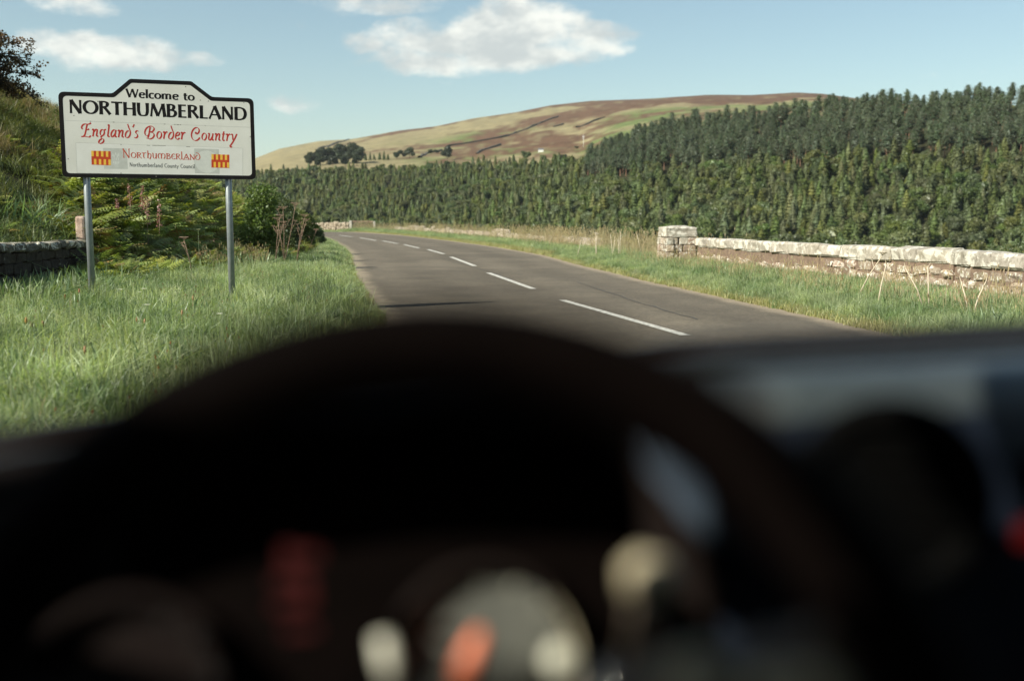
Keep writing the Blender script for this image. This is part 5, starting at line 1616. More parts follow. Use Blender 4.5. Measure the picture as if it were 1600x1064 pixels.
def spread(name, kx, ky, joined, parts, limit, label, cat, group, smin, smax, fallback, idx, seed):
    r = np.random.default_rng(seed); z = H(kx, ky); d = np.hypot(kx, ky); sc = r.uniform(smin, smax, len(kx)) * np.interp(np.arctan2(kx, ky), [azel(620, 300)[0], azel(960, 300)[0]], [.72, 1.0])
    vis = (np.abs(np.arctan2(kx, ky)) < .50) & ((z + 12 * sc - EYE) / d > -.034)
    order = np.argsort(np.where(vis, d / sc, 1e9)); ind = order[:limit]; rest = order[limit:]
    for i in ind:
        j = int(idx[i]); e = Euler((r.normal(0, .02), r.normal(0, .02), r.uniform(0, 2 * PI)))
        if parts:
            o = bpy.data.objects.new(name, None); COL.objects.link(o)
            for me in parts[j]: c = bpy.data.objects.new(me.name.split('.')[0], me); link(c, o)
        else:
            o = link(bpy.data.objects.new(name, joined[j]))
        o.location = (kx[i], ky[i], z[i] - .3); o.rotation_euler = e; o.scale = (sc[i],) * 3
        tag(o, label, cat, group)
    scatter(fallback[0], joined, kx[rest], ky[rest], z[rest] - .3, sc[rest], fallback[1], fallback[2], idx=idx[rest], seed=seed + 1, tilt=.02)


isl = (fbm(kx / 40, ky / 40, 3, 90) + r.uniform(-.25, .25, len(kx))) > .50
ci = np.where(isl, r.integers(3, 5, len(kx)), r.integers(0, 3, len(kx)))
bl = (fbm(kx / 25, ky / 25, 3, 190) + r.uniform(-.3, .3, len(kx))) > .66
bl |= r.uniform(size=len(kx)) < .05
ci = np.where(bl, r.integers(0, 4, len(kx)), ci)
for nm, sel, lab, grp, fb_ in (('spruce_tree', ~isl & ~bl, 'dark green pointed spruce in the plantation across the valley', 'spruces on the far slope', ('spruce_plantation', 'dense mass of dark spruces covering the slope across the valley', 'forest')),
                               ('larch_tree', isl & ~bl, 'yellow green larch standing among the darker spruces across the valley', 'larches on the far slope', ('larch_plantation', 'yellow green larches mixed through the plantation across the valley', 'forest'))):
    spread(nm, kx[sel], ky[sel], con, None, 300, lab, 'tree', grp, .42, .98, fb_, ci[sel], 91 + len(nm))
spread('broadleaf_tree', kx[bl], ky[bl], broad_join, None, 300, 'round crowned broadleaf tree scattered among the conifers across the valley', 'tree', 'broadleaves on the far slope', .5, .95,
       ('broadleaf_wood', 'round crowned broadleaf trees scattered through the conifers across the valley', 'forest'), ci[bl], 190)
spread('pine_tree', qx, qy, pine_join, [(a_, b_) for a_, b_ in pines], 300, 'blue green pine with bare reddish trunk in the upper belt of the far slope', 'tree', 'pines along the upper slope', .56, .80,
       ('pine_belt', 'dark pines massed up to the skyline of the far slope on the right', 'forest'), r.integers(0, 4, len(qx)), 95)


def tree_at(name, px__, py__, parts, h_px, label, group, seed, h0=8.0, dist=None, wide=1.0):
    if dist: d = ray(px__, py__); q = Vector((d.x, d.y, 0)) * (dist / math.hypot(d.x, d.y)); q = Vector((q.x, q.y, H1(q.x, q.y)))
    else: q = hit(px__, py__)
    sc = h_px / FPX * math.hypot(q.x, q.y) / h0
    o = bpy.data.objects.new(name, None); COL.objects.link(o); o.location = (q.x, q.y, q.z - .2); o.rotation_euler = (0, 0, seed * 1.7); o.scale = (sc * wide, sc * wide, sc)
    for me in parts: link(bpy.data.objects.new(me.name.split('.')[0], me), o)
    tag(o, label, 'tree', group); return o


m_dbroad = mat_leaf('dark_leaves', (.024, .038, .018), (.045, .060, .026), .5, (.02, .3, .2), .2)
dbro = [broad_parts(330 + i, 8.0, m_dbroad) for i in range(3)]
# clump of dark trees at the edge of the field
for i, (bx, by, hp) in enumerate(((484, 256, 17), (492, 255, 20), (501, 254, 24), (510, 253, 23), (519, 252, 24), (528, 252, 27), (537, 252, 28), (545, 252, 30), (553, 252, 29), (561, 252, 26), (500, 259, 16), (520, 258, 16), (540, 257, 16), (558, 256, 16))):
    tree_at('broadleaf_tree', bx, by + 4, dbro[i % 3], hp + 3, 'dark round tree in the hillside clump, %s' % (['first', 'second', 'third', 'fourth', 'fifth', 'sixth', 'seventh', 'eighth', 'ninth', 'tenth'][i] + ' from the left' if i < 10 else ['front one at the left', 'front one left of centre', 'front one right of centre', 'front one at the right'][i - 10]), 'dark clump above the plantation', i)
for i, (bx, by, hp) in enumerate(((571, 251, 15), (578, 251, 15), (585, 250, 14), (593, 250, 15), (600, 250, 15), (606, 250, 14))):
    o = tree_at('conifer_tree', bx, by, (), hp, 'small dark conifer, %s from the left in the row beside the dark clump' % ['first', 'second', 'third', 'fourth', 'fifth', 'sixth'][i], 'conifer row right of the dark clump', i, 12.0)
    link(bpy.data.objects.new('crown', con[i % 3]), o)
for i, (bx, by, hp, lab) in enumerate(((620, 249, 13, 'small round tree leftmost in the green field'), (630, 248, 15, 'middle tree of the three in the green field'), (640, 248, 18, 'tallest tree of the three in the green field'),
                                  (672, 241, 8, 'short bush on the field wall'), (681, 241, 8, 'second bush on the field wall'), (699, 251, 23, 'large single tree rising above the plantation edge below the green field'),
                                  (822, 250, 15, 'bright yellow green tree at the plantation top edge below the moor'), (901, 233, 5, 'lone dark bush on the pale moor slope'),
                                  (848, 253, 12, 'olive tree at the plantation edge, left of two'), (868, 253, 13, 'olive tree at the plantation edge, right of two'), (880, 252, 12, 'round dark tree just left of the tall pines'))):
    tree_at('broadleaf_tree', bx, by, (dbro if i not in (6, 8, 9) else broads)[i % 3], hp, lab, None, i, wide=1.5 if hp < 10 else 1.0)
# the pale tall tree with a bare pole, standing out of the plantation on the left
tree_at('broadleaf_tree', 473, 292, broads[1], 40, 'pale tall tree standing out of the plantation just right of the sign', None, 3, dist=430, wide=.62)
tree_at('broadleaf_tree', 489, 292, dbro[1], 18, 'dark round tree beside the pale tall tree in the plantation', None, 5, dist=430)
# valley edge shrubs behind the parapet
r = np.random.default_rng(99)
sh = []
for i in range(70):
    bx = r.uniform(560, 1640); d = r.uniform(255, 300)
    sh.append((bx, d))
for i, (bx, d) in enumerate(sh):
    tree_at('broadleaf_tree', bx, 380, broads[i % 4], r.uniform(44, 64), 'bushy green tree along the valley floor below the conifers', 'bushy trees along the valley floor', i, dist=d, wide=.95)
for i, (bx, ty, dep, lab) in enumerate(((1232, 371, 40, 'pale grey green bush showing over the parapet coping'), (1590, 352, 46, 'green bush rising over the parapet at the right edge'), (1560, 372, 44, 'low green bush over the parapet near the right edge'))):
    p = P(bx, ty, dep); z = H1(p.x, p.y); h = p.z - z; rd = random.Random(i + 60); w = h * (.55 if i else .35)
    o = bpy.data.objects.new('bush', None); COL.objects.link(o); o.location = (p.x, p.y, z)
    lobes = [(rd.uniform(-.6, .6) * w, rd.uniform(-.5, .5) * w, h * rd.uniform(.4, .86), w * rd.uniform(.25, .4), w * rd.uniform(.25, .4), h * rd.uniform(.08, .15)) for _ in range(14)]
    branchy(lobes, .12, h * .3, i).build('branches', m_bark, o)
    link(bpy.data.objects.new('foliage', leafy_mesh('foliage', m_weed if i == 0 else m_broad, lobes, 9000, .13, 900 + i, .6)), o)
    tag(o, lab, 'bush')

# field walls and hedge lines on the moor
m_fw = mat_plain('dark_field_wall', (.05, .045, .035), (.10, .09, .07), .4, .95, coord='Position')
def moor_wall(pix, h, w, label):
    pts = [hit(*q, start=700.0) for q in pix]; root = None; m = MB(); o0 = pts[0]
    fine = []
    for a, b in zip(pts, pts[1:]):
        n = max(2, int((b - a).length / 14))
        for i in range(n): q = a.lerp(b, i / n); fine.append(Vector((q.x, q.y, H1(q.x, q.y))))
    fine.append(pts[-1]); rd = random.Random(int(pix[0][0]))
    vs, fs = [], []
    for i, q in enumerate(fine):
        t = (fine[min(i + 1, len(fine) - 1)] - fine[max(i - 1, 0)]); t.z = 0; t.normalize(); s_ = Vector((t.y, -t.x, 0)) * w / 2; hh = h * rd.uniform(.45, 1.25)
        vs += [q - s_ - o0 - Vector((0, 0, .5)), q - s_ * .7 - o0 + Vector((0, 0, hh)), q + s_ * .7 - o0 + Vector((0, 0, hh)), q + s_ - o0 - Vector((0, 0, .5))]
    for i in range(len(fine) - 1):
        for k in range(3): fs.append((4 * i + k, 4 * i + k + 1, 4 * i + k + 5, 4 * i + k + 4))
    m.add(vs, fs); o = m.build('field_wall', m_fw); o.location = o0; tag(o, label, 'wall', 'dark walls across the moor')
moor_wall([(701, 229), (725, 225), (762, 219), (790, 214), (812, 206), (840, 195), (872, 183)], 1.7, 2.0, 'longest dark wall climbing the middle of the moor hillside')
moor_wall([(900, 200), (915, 196), (925, 191), (945, 184)], 1.6, 2.0, 'short dark wall below the heather, centre of the moor')
moor_wall([(865, 199), (880, 195)], 1.5, 2, 'very short dark wall left of the centre one')
moor_wall([(745, 241), (765, 232), (782, 227)], 1.4, 2, 'short wall above the plantation below the long wall')
moor_wall([(495, 236), (520, 226), (545, 218.6)], 1.8, 3, 'dark wall on the left shoulder of the hill near the skyline')
moor_wall([(655, 247), (668, 240), (690, 236)], 1.5, 2.5, 'wall at the corner of the green field with two bushes')
# a white speck of a cottage and a mast on the moor
q = hit(845, 238, 700.0); ct = empty('cottage', q); tag(ct, 'tiny white cottage on the slope just above the plantation', 'house')
m_wc = mat_plain('whitewash', (.7, .7, .68), (.8, .8, .78), 1, .8); m_sl = mat_plain('slate', (.10, .10, .11), (.16, .16, .17), 1, .8)
ct.scale = (.55, .55, .6)
m = MB(); m.box((0, 0, 1.3), (7, 5, 3.0)); m.build('wall', m_wc, ct)
m = MB(); m.add([(-3.7, -2.8, 2.7), (3.7, -2.8, 2.7), (3.7, 2.8, 2.7), (-3.7, 2.8, 2.7), (-3.7, 0, 4.6), (3.7, 0, 4.6)], [(0, 1, 5, 4), (3, 4, 5, 2), (0, 4, 3), (1, 2, 5)]); m.build('roof', m_sl, ct)
q = hit(911.5, 230, 700.0); ms = empty('mast', q); tag(ms, 'thin pale mast standing on the moor beside the lone dark bush', 'mast')
m = MB(); m.tube([(0, 0, -.5), (0, 0, 9)], .16, 6); m.build('pole', m_wc, ms); m = MB(); m.box((0, 0, 7.5), (2, .2, .2)); m.build('crossbar', m_wc, ms)
# ------------------------------------------------------------------ the car we sit in
CA = math.radians(12)
car = empty('car', (.372, .079, 0), CA)
tag(car, 'parked car seen from its driver seat, black steering wheel and grey dashboard in front', 'car')
CM = Matrix.Rotation(-CA, 3, 'Z')


def loc(p): return CM @ (Vector(p) - car.location)
def PL(px, py, d): return loc(P(px, py, d))


m_leather = mat_plain('black_leather', (.0022, .0012, .001), (.0032, .0018, .0015), 40, .75, .0006, spec=.04)
m_dash = mat_plain('dash_plastic', (.030, .035, .036), (.040, .046, .047), 60, .36, .0003, spec=.6)
m_dash_sheen = mat_plain('dash_sky_sheen', (.040, .051, .055), (.052, .065, .069), 60, .38, .0003, spec=.6)  # dash plastic coloured paler to carry the sky reflection along the front edge
m_dashd = mat_plain('dark_plastic', (.007, .004, .0035), (.009, .0055, .0045), 60, .8, .0003, spec=.12)
m_fascia = mat_plain('blue_grey_fascia', (.008, .013, .024), (.012, .018, .032), 30, .40, spec=.6)
m_chrome = mat_plain('satin_chrome', (.62, .60, .54), (.72, .70, .62), 20, .22, metal=1.0)
m_cream = mat_plain('cream_plastic', (.34, .29, .19), (.42, .37, .25), 20, .35)
m_dial = mat_plain('grey_dial', (.085, .09, .08), (.16, .165, .145), 9, .45)
m_lit = mat_plain('white_print', (.5, .5, .40), (.55, .55, .45), 9, .4)
m_needle = mat_plain('orange_needle', (.80, .20, .10), (.85, .24, .12), 9, .4)
m_brown = mat_plain('brown_pad', (.085, .062, .044), (.11, .082, .058), 30, .5, .0006)
m_paintc = mat_plain('dark_blue_paint', (.012, .02, .045), (.015, .024, .052), 3, .25, coat=1.0)
m_cloth = mat_plain('seat_cloth', (.018, .018, .020), (.030, .030, .033), 90, .9, .001)
m_tyre = mat_plain('tyre_rubber', (.015, .015, .015), (.022, .022, .022), 30, .8, .002)
m_carpet = mat_plain('floor_carpet', (.012, .012, .012), (.02, .02, .02), 90, .95, .002)
m_glassc = bpy.data.materials.new('window_glass'); m_glassc.use_nodes = True
nt = m_glassc.node_tree; nt.nodes.clear()
tr = node(nt, 'ShaderNodeBsdfTransparent'); tr.inputs[0].default_value = (.97, .985, .975, 1)
gl_ = node(nt, 'ShaderNodeBsdfGlossy'); gl_.inputs['Roughness'].default_value = .02
fr = node(nt, 'ShaderNodeFresnel'); fr.inputs[0].default_value = 1.45
mxs = node(nt, 'ShaderNodeMixShader'); nt.links.new(fr.outputs[0], mxs.inputs[0]); nt.links.new(tr.outputs[0], mxs.inputs[1]); nt.links.new(gl_.outputs[0], mxs.inputs[2])
oo = node(nt, 'ShaderNodeOutputMaterial'); nt.links.new(mxs.outputs[0], oo.inputs[0])


def emit(name, col, s):
    m, nt, b, o = principled(name); b.inputs['Base Color'].default_value = (.02, .01, .01, 1)
    b.inputs['Emission Color'].default_value = (*col, 1); b.inputs['Emission Strength'].default_value = s; return m


m_led = emit('red_display', (1, .02, .01), .022); m_led2 = emit('red_switch_light', (1, .04, .02), .06)

# steering wheel
wc_ = loc((-.015, .302, 1.0955)); el_w = math.radians(30)
wnr = Vector((0, -math.cos(el_w), math.sin(el_w))); wu = Vector((1, 0, 0)); wv = wnr.cross(wu) * -1
if wv.z < 0: wv = -wv
sw = MB(); sw.torus(wc_, wu, wv, .1785, .0215, 96, 16)
wheel = sw.build('steering_wheel', m_leather, car)
# the wheel part holds rim (itself), hub and spokes as sub-parts
def wp(r, a, off=0): return wc_ + (wu * math.cos(a) + wv * math.sin(a)) * r + wnr * off
m = MB(); m.tube([wc_ - wnr * .055, wc_ - wnr * .03, wc_ - wnr * .005, wc_ + wnr * .004], [.055, .062, .060, .03], 28); m.build('hub', m_dashd, wheel)
def spoke(a, w0_, w1_, mat):
    m = MB(); vs = []
    n = 6
    for i in range(n + 1):
        r = .05 + (.178 - .05) * i / n; w = w0_ + (w1_ - w0_) * i / n; off = -.025 + .022 * (i / n)
        c = wp(r, a, off); t = (-wu * math.sin(a) + wv * math.cos(a))
        for s1, s2 in ((-1, -.6), (-.7, .6), (.7, .6), (1, -.6)): vs.append(c + t * w * s1 + wnr * .010 * s2)
    fs = []
    for i in range(n):
        for k in range(4): fs.append((4 * i + k, 4 * i + (k + 1) % 4, 4 * i + 4 + (k + 1) % 4, 4 * i + 4 + k))
    fs += [(0, 3, 2, 1), (4 * n, 4 * n + 1, 4 * n + 2, 4 * n + 3)]
    m.add(vs, fs, 0, False); m.build('spoke', mat, wheel)
spoke(math.radians(12), .042, .030, m_brown); spoke(math.radians(168), .042, .030, m_dashd); spoke(math.radians(-90), .03, .03, m_dashd)
m = MB(); m.tube([wc_ - wnr * .05, wc_ - wnr * .30], [.045, .05], 16); m.build('steering_column', m_dashd, car)
# buttons on the right spoke catching the sun
for px__, py__, rr_ in ((1092, 1074, .013), (1222, 1092, .011), (1282, 1092, .011)):
    q = PL(px__, py__, .335); m = MB(); m.tube([q - wnr * .01, q, q + wnr * .006], [rr_, rr_, rr_ * .7], 14); m.build('spoke_button', m_cream, wheel)

# dashboard, lofted across the car
EX = [-.80, -.72, -.536, -.3, -.04, .34, .6, .72, .80]; EYv = [.62, .74, .80, .81, .825, .885, .86, .77, .70]
dxs = np.linspace(-.78, .78, 53); prof = []
nseg = None
V = []
for lx in dxs:
    e = float(np.interp(lx, EX, EYv)); f = min(.64, e - .15)
    f = .675 if lx < -.07 else f
    dz = float(np.interp(lx, [-.8, -.6, -.3, -.05], [-.056, -.044, -.016, .005]))
    p = [(e + .02, 1.06), (e + .01, 1.184), (e - .008, 1.196), (e - .024, 1.196), (e - .028, 1.186), (e - .085, 1.184), (e - .088, 1.191), (e - .11, 1.193), (e - .14, 1.184), (f + .05, 1.186), (f + .012, 1.187),
         (f - .006, 1.179), (f - .018, 1.160), (f - .030, 1.12), (f - .036, 1.04), (f - .020, .90), (f + .02, .78), (f + .05, .62)]
    V += [(lx, a_, b_ + dz) for a_, b_ in p]; nseg = len(p)
me = grid_mesh('dashboard', np.array(V), len(dxs), nseg, [m_dash, m_fascia, m_dashd, m_dash_sheen])
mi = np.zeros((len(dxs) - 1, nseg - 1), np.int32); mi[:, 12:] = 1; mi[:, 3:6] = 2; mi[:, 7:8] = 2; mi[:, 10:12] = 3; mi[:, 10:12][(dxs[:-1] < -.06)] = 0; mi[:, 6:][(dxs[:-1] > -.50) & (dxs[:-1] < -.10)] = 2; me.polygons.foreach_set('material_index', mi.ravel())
dash = link(bpy.data.objects.new('dashboard', me), car)
# demister grilles lying in the slot
for k in range(34):
    lx = -.5 + k * .034; e = float(np.interp(lx, EX, EYv))
    m = MB(); m.box((lx, e - .056, 1.187 + float(np.interp(lx, [-.8, -.6, -.3, -.05], [-.056, -.044, -.016, .005]))), (.007, .046, .004)); m.build('vent_fin', m_dashd, dash)
# raised pad ridge along the dash top
m = MB(); pts = [(lx, float(np.interp(lx, EX, EYv)) - .118, 1.191) for lx in np.linspace(-.16, .70, 18)]; m.tube(pts, .010, 8); m.build('pad_ridge', m_dash, dash)
# round vents in the fascia
m_vent = mat_plain('vent_plastic', (.0015, .0015, .0015), (.002, .002, .002), 9, .9, spec=.05)
def vent(c, n, R_, parent):
    n = Vector(n).normalized(); u_ = n.cross(Vector((0, 0, 1))).normalized(); v_ = u_.cross(n)
    m = MB(); m.torus(c, u_, v_, R_, .009, 40, 10); vo = m.build('air_vent', m_vent, parent)
    m = MB(); q = [c + (u_ * math.cos(t) + v_ * math.sin(t)) * R_ + n * .001 for t in np.linspace(0, 2 * PI, 33)[:-1]]; m.add(q, [tuple(range(32))]); m.build('vent_disc', mat_plain('vent_black', (.0015, .0015, .0015), None, 5, .95, spec=.03), vo)
    for k in (-2, -1, 0, 1, 2):
        hw = math.sqrt(max(R_ ** 2 - (k * R_ * .36) ** 2, 0)) * .95
        m = MB(); m.tube([c + v_ * (k * R_ * .36) - u_ * hw + n * .004, c + v_ * (k * R_ * .36) + u_ * hw + n * .004], .0018, 5); m.build('vent_slat', m_vent, vo)
vent(PL(1395, 775, .60), (-.35, -.9, .15), .052, dash)
vent(PL(1720, 770, .66), (-.35, -.9, .15), .045, dash)
m = MB(); q = PL(1604, 832, .62); m.box(q, (.012, .004, .014)); m.build('warning_light', m_led2, dash)

# instrument hood, dials and pointers
def arch(pts_px, d0, d1, name, mat, thick=.012):
    m = MB(); vs = []; n = len(pts_px)
    c = Vector((0, 0, 0))
    for x, y in pts_px: c += PL(x, y, d0) / n
    for x, y in pts_px:
        a = PL(x, y, d0); b = PL(x, y, d0); b.y += (d1 - d0); o_ = (a - c); o_.y = 0; o_ = o_.normalized() * thick
        vs += [a, b, b + o_, a + o_]
    fs = []
    for i in range(n - 1):
        for k in range(4): fs.append((4 * i + k, 4 * i + (k + 1) % 4, 4 * i + 4 + (k + 1) % 4, 4 * i + 4 + k))
    m.add(vs, fs, 0, True); return m.build(name, mat, car)
hk = [(20, 1120), (40, 960), (105, 805), (215, 700), (375, 618), (600, 574), (800, 578), (925, 612), (992, 684), (1045, 780), (1080, 880), (1100, 980)]
apx = []
for i in range(len(hk) - 1):
    a0, a1, a2, a3 = hk[max(i - 1, 0)], hk[i], hk[i + 1], hk[min(i + 2, len(hk) - 1)]
    for t in (0, .25, .5, .75):
        apx.append(tuple(.5 * ((2 * a1[k]) + (a2[k] - a0[k]) * t + (2 * a0[k] - 5 * a1[k] + 4 * a2[k] - a3[k]) * t * t + (3 * a1[k] - a0[k] - 3 * a2[k] + a3[k]) * t ** 3) for k in (0, 1)))
hood = arch(apx, .562, .70, 'instrument_hood', m_dashd)
cl0 = PL(640, 1000, .605)
nf = Vector((0, -math.cos(math.radians(18)), math.sin(math.radians(18)))); uf = Vector((1, 0, 0)); vf = Vector((0, math.sin(math.radians(18)), math.cos(math.radians(18))))
cluster = MB(); cluster.add([cl0 + uf * a_ * .175 + vf * b_ * .12 - nf * .012 for a_, b_ in ((-1, -1), (1, -1), (1, 1), (-1, 1))] + [cl0 + uf * a_ * .175 + vf * b_ * .12 - nf * .03 for a_, b_ in ((-1, -1), (1, -1), (1, 1), (-1, 1))],
                            [(0, 1, 2, 3), (7, 6, 5, 4), (0, 4, 5, 1), (1, 5, 6, 2), (2, 6, 7, 3), (3, 7, 4, 0)])
cluster = cluster.build('instrument_panel', m_leather, car)
def dial(cpx, R_, ring_mat, face, tick=None):
    d0 = ray(*cpx); q = P(cpx[0], cpx[1], .60); c = loc(q)
    c = c - nf * ((c - cl0).dot(nf)) ; 
    m = MB(); m.torus(c, uf, vf, R_, .005, 48, 10); g = m.build('gauge_ring', ring_mat, cluster)
    m = MB(); m.add([c + (uf * math.cos(t) + vf * math.sin(t)) * R_ - nf * .006 for t in np.linspace(0, 2 * PI, 41)[:-1]], [tuple(range(40))]); m.build('gauge_face', face, cluster)
    vs = [c + (uf * math.cos(t) + vf * math.sin(t)) * (R_ - .003) + nf * o_ for o_ in (-.006, .016) for t in np.linspace(-1.5, .75, 24)]
    m = MB(); m.add(vs, [(i, i + 1, 24 + i + 1, 24 + i) for i in range(23)], 0, True); m.build('gauge_bezel_arc', m_cream if tick is None else m_dashd, cluster)  # bezel shaped as only the arc the sun lights, shaded rest left out
    for k in range(11):
        t = math.radians(220 - k * 26); d = uf * math.cos(t) + vf * math.sin(t); e = uf * -math.sin(t) + vf * math.cos(t)
        m = MB(); a0, a1, w = R_ * .76, R_ * .90, .0011; m.add([c + d * a0 - e * w - nf * .004, c + d * a1 - e * w - nf * .004, c + d * a1 + e * w - nf * .004, c + d * a0 + e * w - nf * .004], [(0, 1, 2, 3)]); m.build('gauge_tick', tick or m_lit, cluster)
    return c
c1 = dial((765, 1035), .060, m_dashd, m_dial)
c2 = dial((215, 1075), .058, m_dashd, m_dashd, m_dash)
m = MB(); a_, b_ = PL(722, 1058, .585), PL(752, 985, .592); m.tube([a_, a_.lerp(b_, .5), b_], [.0085, .0075, .004], 10); m.build('gauge_needle', m_needle, cluster)
m = MB(); a_ = PL(606, 1030, .57); m.tube([a_ - vf * .014 + uf * .003, a_, a_ + vf * .014 - uf * .003], [.005, .0065, .005], 14); m.build('reset_knob', m_lit, cluster)
m = MB(); a_ = PL(878, 1032, .57); m.tube([a_ - nf * .006, a_, a_ + nf * .003], [.010, .010, .007], 14); m.build('reset_knob', m_lit, cluster)
for (x, y, w, h) in ((470, 868, .022, .006), (450, 872, .008, .014), (455, 905, .020, .005), (478, 925, .008, .014), (458, 945, .022, .005), (470, 985, .018, .004)):
    q = PL(x, y, .565); m = MB(); m.box(q, (w, .003, h)); m.build('display_segment', m_led, cluster)
m = MB(); m.tube([PL(985, 655, .575), PL(1035, 720, .570), PL(1085, 790, .565), PL(1120, 850, .56)], [.006, .011, .010, .005], 12); m.build('hood_sky_streak', mat_plain('blue_sky_streak', (.055, .075, .105), (.07, .095, .13), 20, .3, spec=.6), car)  # added tube; its blue stands in for sky reflected beside the hood
# stalk with a cream tip
m = MB(); m.tube([PL(975, 1090, .495), PL(1000, 985, .50), PL(1012, 915, .502)], [.006, .007, .010], 12); st_ = m.build('indicator_stalk', m_brown, car)
m = MB(); m.tube([PL(1010, 930, .502), PL(1016, 890, .503), PL(1020, 866, .504)], [.013, .0155, .009], 14); m.build('stalk_knob', m_cream, st_)
m = MB(); m.tube([PL(950, 1075, .5), PL(958, 1040, .5)], [.010, .012], 12); m.build('ignition_barrel', m_chrome, car)

# glass, pillars, roof and shell
def FE(x): return float(np.interp(abs(x), [0, .42, .60, .72], [.50, .47, .26, .06]))   # front edge of the roof
def wedge(lx): return float(np.interp(lx, EX, EYv))
xs = np.linspace(-.74, .74, 25); V = []
for lx in xs:
    e = wedge(lx); V += [(lx, e + .03, 1.03), (lx * .985, e - .07, 1.22), (lx * .96, (e + 1.1 * FE(lx * .95)) / 2.1, 1.38), (lx * .93, FE(lx * .95), 1.565)]
link(bpy.data.objects.new('windscreen', grid_mesh('windscreen', np.array(V), len(xs), 4, m_glassc)), car)
def shell(name, quads, mat, th=.02, parent=car):
    m = MB()
    for q in quads:
        q = [Vector(p) for p in q]; n = (q[1] - q[0]).cross(q[2] - q[0]).normalized() * th
        m.add(q + [p - n for p in q], [(0, 1, 2, 3), (7, 6, 5, 4), (0, 4, 5, 1), (1, 5, 6, 2), (2, 6, 7, 3), (3, 7, 4, 0)])
    return m.build(name, mat, parent)
RZ = 1.57
V = []; ysr = np.array([.46, 0.0, -.3, -.7, -1.1, -1.5, -1.9, -2.2, -2.55, -2.9]); xr_ = np.linspace(-.72, .72, 9)
for yy in ysr:
    for xx in xr_:
        q = xx / .72; fr_ = .0
        y_ = yy if yy < .4 else FE(xx)
        V.append((xx, y_, RZ + .06 * (1 - q * q) - .10 * max(0, (-yy - 2.2)) ** 1.2))
rf = grid_mesh('roof', np.array(V), len(ysr), len(xr_), m_paintc); roof = link(bpy.data.objects.new('roof', rf), car)
md = roof.modifiers.new('thick', 'SOLIDIFY'); md.thickness = .03
for s in (-1, 1):
    shell('door', [[(s * .80, .62, .30), (s * .80, -.62, .30), (s * .80, -.62, 1.08), (s * .80, .62, 1.08)]], m_paintc, .05 * s)
    shell('rear_side_panel', [[(s * .80, -.64, .30), (s * .80, -2.9, .30), (s * .80, -2.9, 1.08), (s * .80, -.64, 1.08)]], m_paintc, .05 * s)
    shell('front_wing', [[(s * .80, 1.75, .45), (s * .80, .64, .30), (s * .80, .64, 1.03), (s * .80, 1.75, .80)]], m_paintc, .05 * s)
    # side glass
    shell('side_window', [[(s * .79, .60, 1.085), (s * .79, -.60, 1.085), (s * .735, -.58, 1.50), (s * .735, .06, 1.50)]], m_glassc, .004 * s)
    shell('rear_window', [[(s * .79, -.72, 1.085), (s * .79, -2.1, 1.085), (s * .735, -2.0, 1.50), (s * .735, -.70, 1.50)]], m_glassc, .004 * s)
    shell('window_header', [[(s * .745, .05, 1.47), (s * .745, -2.9, 1.46), (s * .72, -2.9, 1.60), (s * .72, .05, 1.60)]], m_paintc, .03 * s)
    m = MB(); m.tube([(s * .80, .68, 1.05), (s * .785, .42, 1.28), (s * .745, .09, 1.56)], .046, 8); m.build('windscreen_pillar', m_dashd, car)
    m = MB(); m.tube([(s * .79, -.66, 1.07), (s * .735, -.64, 1.55)], .045, 8); m.build('door_pillar', m_dashd, car)
    m = MB(); m.tube([(s * .79, -2.3, 1.07), (s * .735, -2.15, 1.55)], .07, 8); m.build('rear_pillar', m_dashd, car)
    m = MB(); m.box((s * .93, .45, 1.10), (.20, .08, .13), bev=.03); mir = m.build('door_mirror', m_paintc, car)
    m = MB(); m.box((s * .93, .406, 1.10), (.17, .004, .10)); m.build('mirror_glass', m_chrome, mir)
    for yw in (1.15, -1.95):
        m = MB(); m.torus((s * .74, yw, .33), (0, 1, 0), (0, 0, 1), .24, .09, 32, 12); wh = m.build('wheel', m_tyre, car)
        m = MB(); m.tube([(s * .66, yw, .33), (s * .80, yw, .33)], [.17, .16], 24); m.build('hubcap', m_chrome, wh)
    m = MB(); m.tube([(s * .58, 1.77, .68), (s * .58, 1.80, .68)], [.09, .08], 20); m.build('headlight', m_lit, car)
shell('rear_panel', [[(-.78, -2.92, .30), (.78, -2.92, .30), (.78, -2.92, 1.05), (-.78, -2.92, 1.05)]], m_paintc, .04)
shell('tailgate_window', [[(-.74, -2.90, 1.07), (.74, -2.90, 1.07), (.68, -2.80, 1.50), (-.68, -2.80, 1.50)]], m_glassc, .004)
shell('floor', [[(-.78, 1.0, .32), (.78, 1.0, .32), (.78, -2.9, .32), (-.78, -2.9, .32)]], m_carpet, .03)
shell('bulkhead', [[(-.78, .98, .32), (.78, .98, .32), (.78, .98, 1.0), (-.78, .98, 1.0)]], m_dashd, .02)
V = []
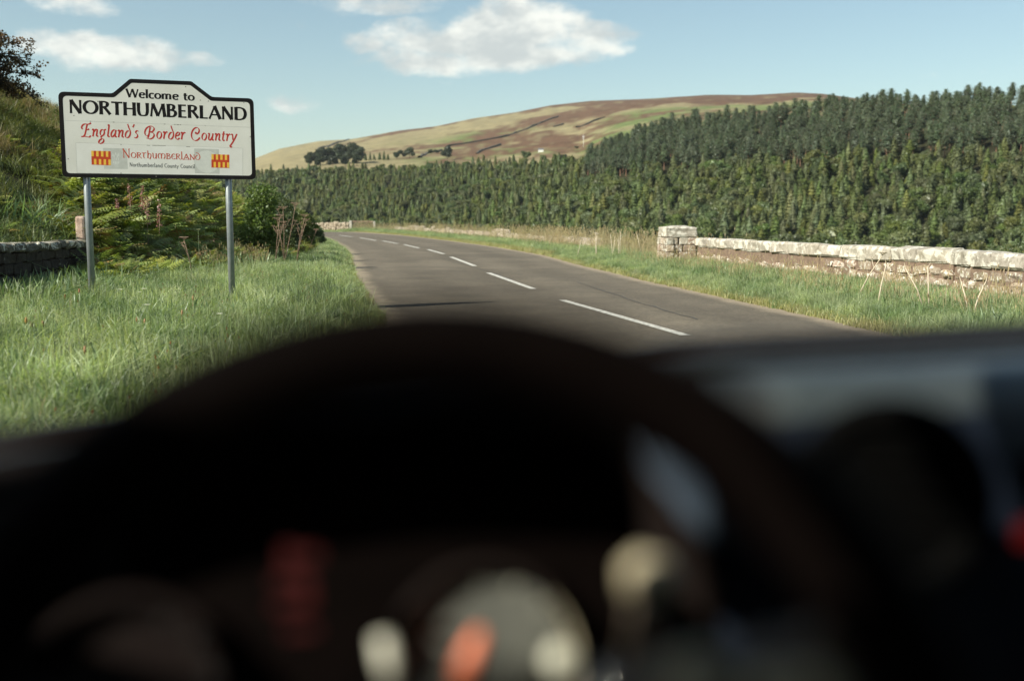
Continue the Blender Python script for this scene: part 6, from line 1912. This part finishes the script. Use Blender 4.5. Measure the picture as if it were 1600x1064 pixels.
for yy in np.linspace(.34, 1.78, 8):
    for xx in np.linspace(-.78, .78, 11):
        e = wedge(xx) + .03; y0 = e; y_ = y0 + (1.78 - y0) * (yy - .34) / 1.44; t = (yy - .34) / 1.44
        V.append((xx, y_, 1.02 - .18 * t - .05 * (xx / .78) ** 2))
bo = link(bpy.data.objects.new('bonnet', grid_mesh('bonnet', np.array(V), 8, 11, m_paintc)), car); md = bo.modifiers.new('thick', 'SOLIDIFY'); md.thickness = .015
shell('front_panel', [[(-.78, 1.79, .32), (.78, 1.79, .32), (.78, 1.79, .80), (-.78, 1.79, .80)]], m_paintc, .03)
m = MB(); m.box((0, 1.83, .42), (1.6, .10, .14), bev=.03); m.build('bumper', m_dashd, car)
for s in (-.38, .38):
    m = MB(); m.box((s, -.52, .62), (.48, .50, .16), bev=.05); se = m.build('seat', m_cloth, car)
    m = MB(); m.box((s, -.84, .98), (.46, .14, .62), Matrix.Rotation(-.28, 3, 'X'), bev=.05); m.build('backrest', m_cloth, se)
m = MB(); m.box((0, -1.75, .62), (1.3, .5, .16), bev=.05); se = m.build('rear_bench', m_cloth, car)
m = MB(); m.box((0, -2.10, .92), (1.3, .14, .55), Matrix.Rotation(-.25, 3, 'X'), bev=.05); m.build('backrest', m_cloth, se)

# ------------------------------------------------------------------ thin summer haze over the valley
hz = MB(); hz.add([(x_, y_, z_) for z_ in (-60, 420) for x_, y_ in ((-8000, -8000), (8000, -8000), (8000, 8000), (-8000, 8000))],
                  [(3, 2, 1, 0), (4, 5, 6, 7), (0, 1, 5, 4), (1, 2, 6, 5), (2, 3, 7, 6), (3, 0, 4, 7)])
m_hz = bpy.data.materials.new('haze'); m_hz.use_nodes = True; nt = m_hz.node_tree; nt.nodes.clear()
pv = node(nt, 'ShaderNodeVolumePrincipled'); pv.inputs['Density'].default_value = .00007; pv.inputs['Color'].default_value = (.84, .93, .95, 1); pv.inputs['Anisotropy'].default_value = .2
oo = node(nt, 'ShaderNodeOutputMaterial'); nt.links.new(pv.outputs[0], oo.inputs['Volume'])
tag(hz.build('haze', m_hz), kind='stuff')
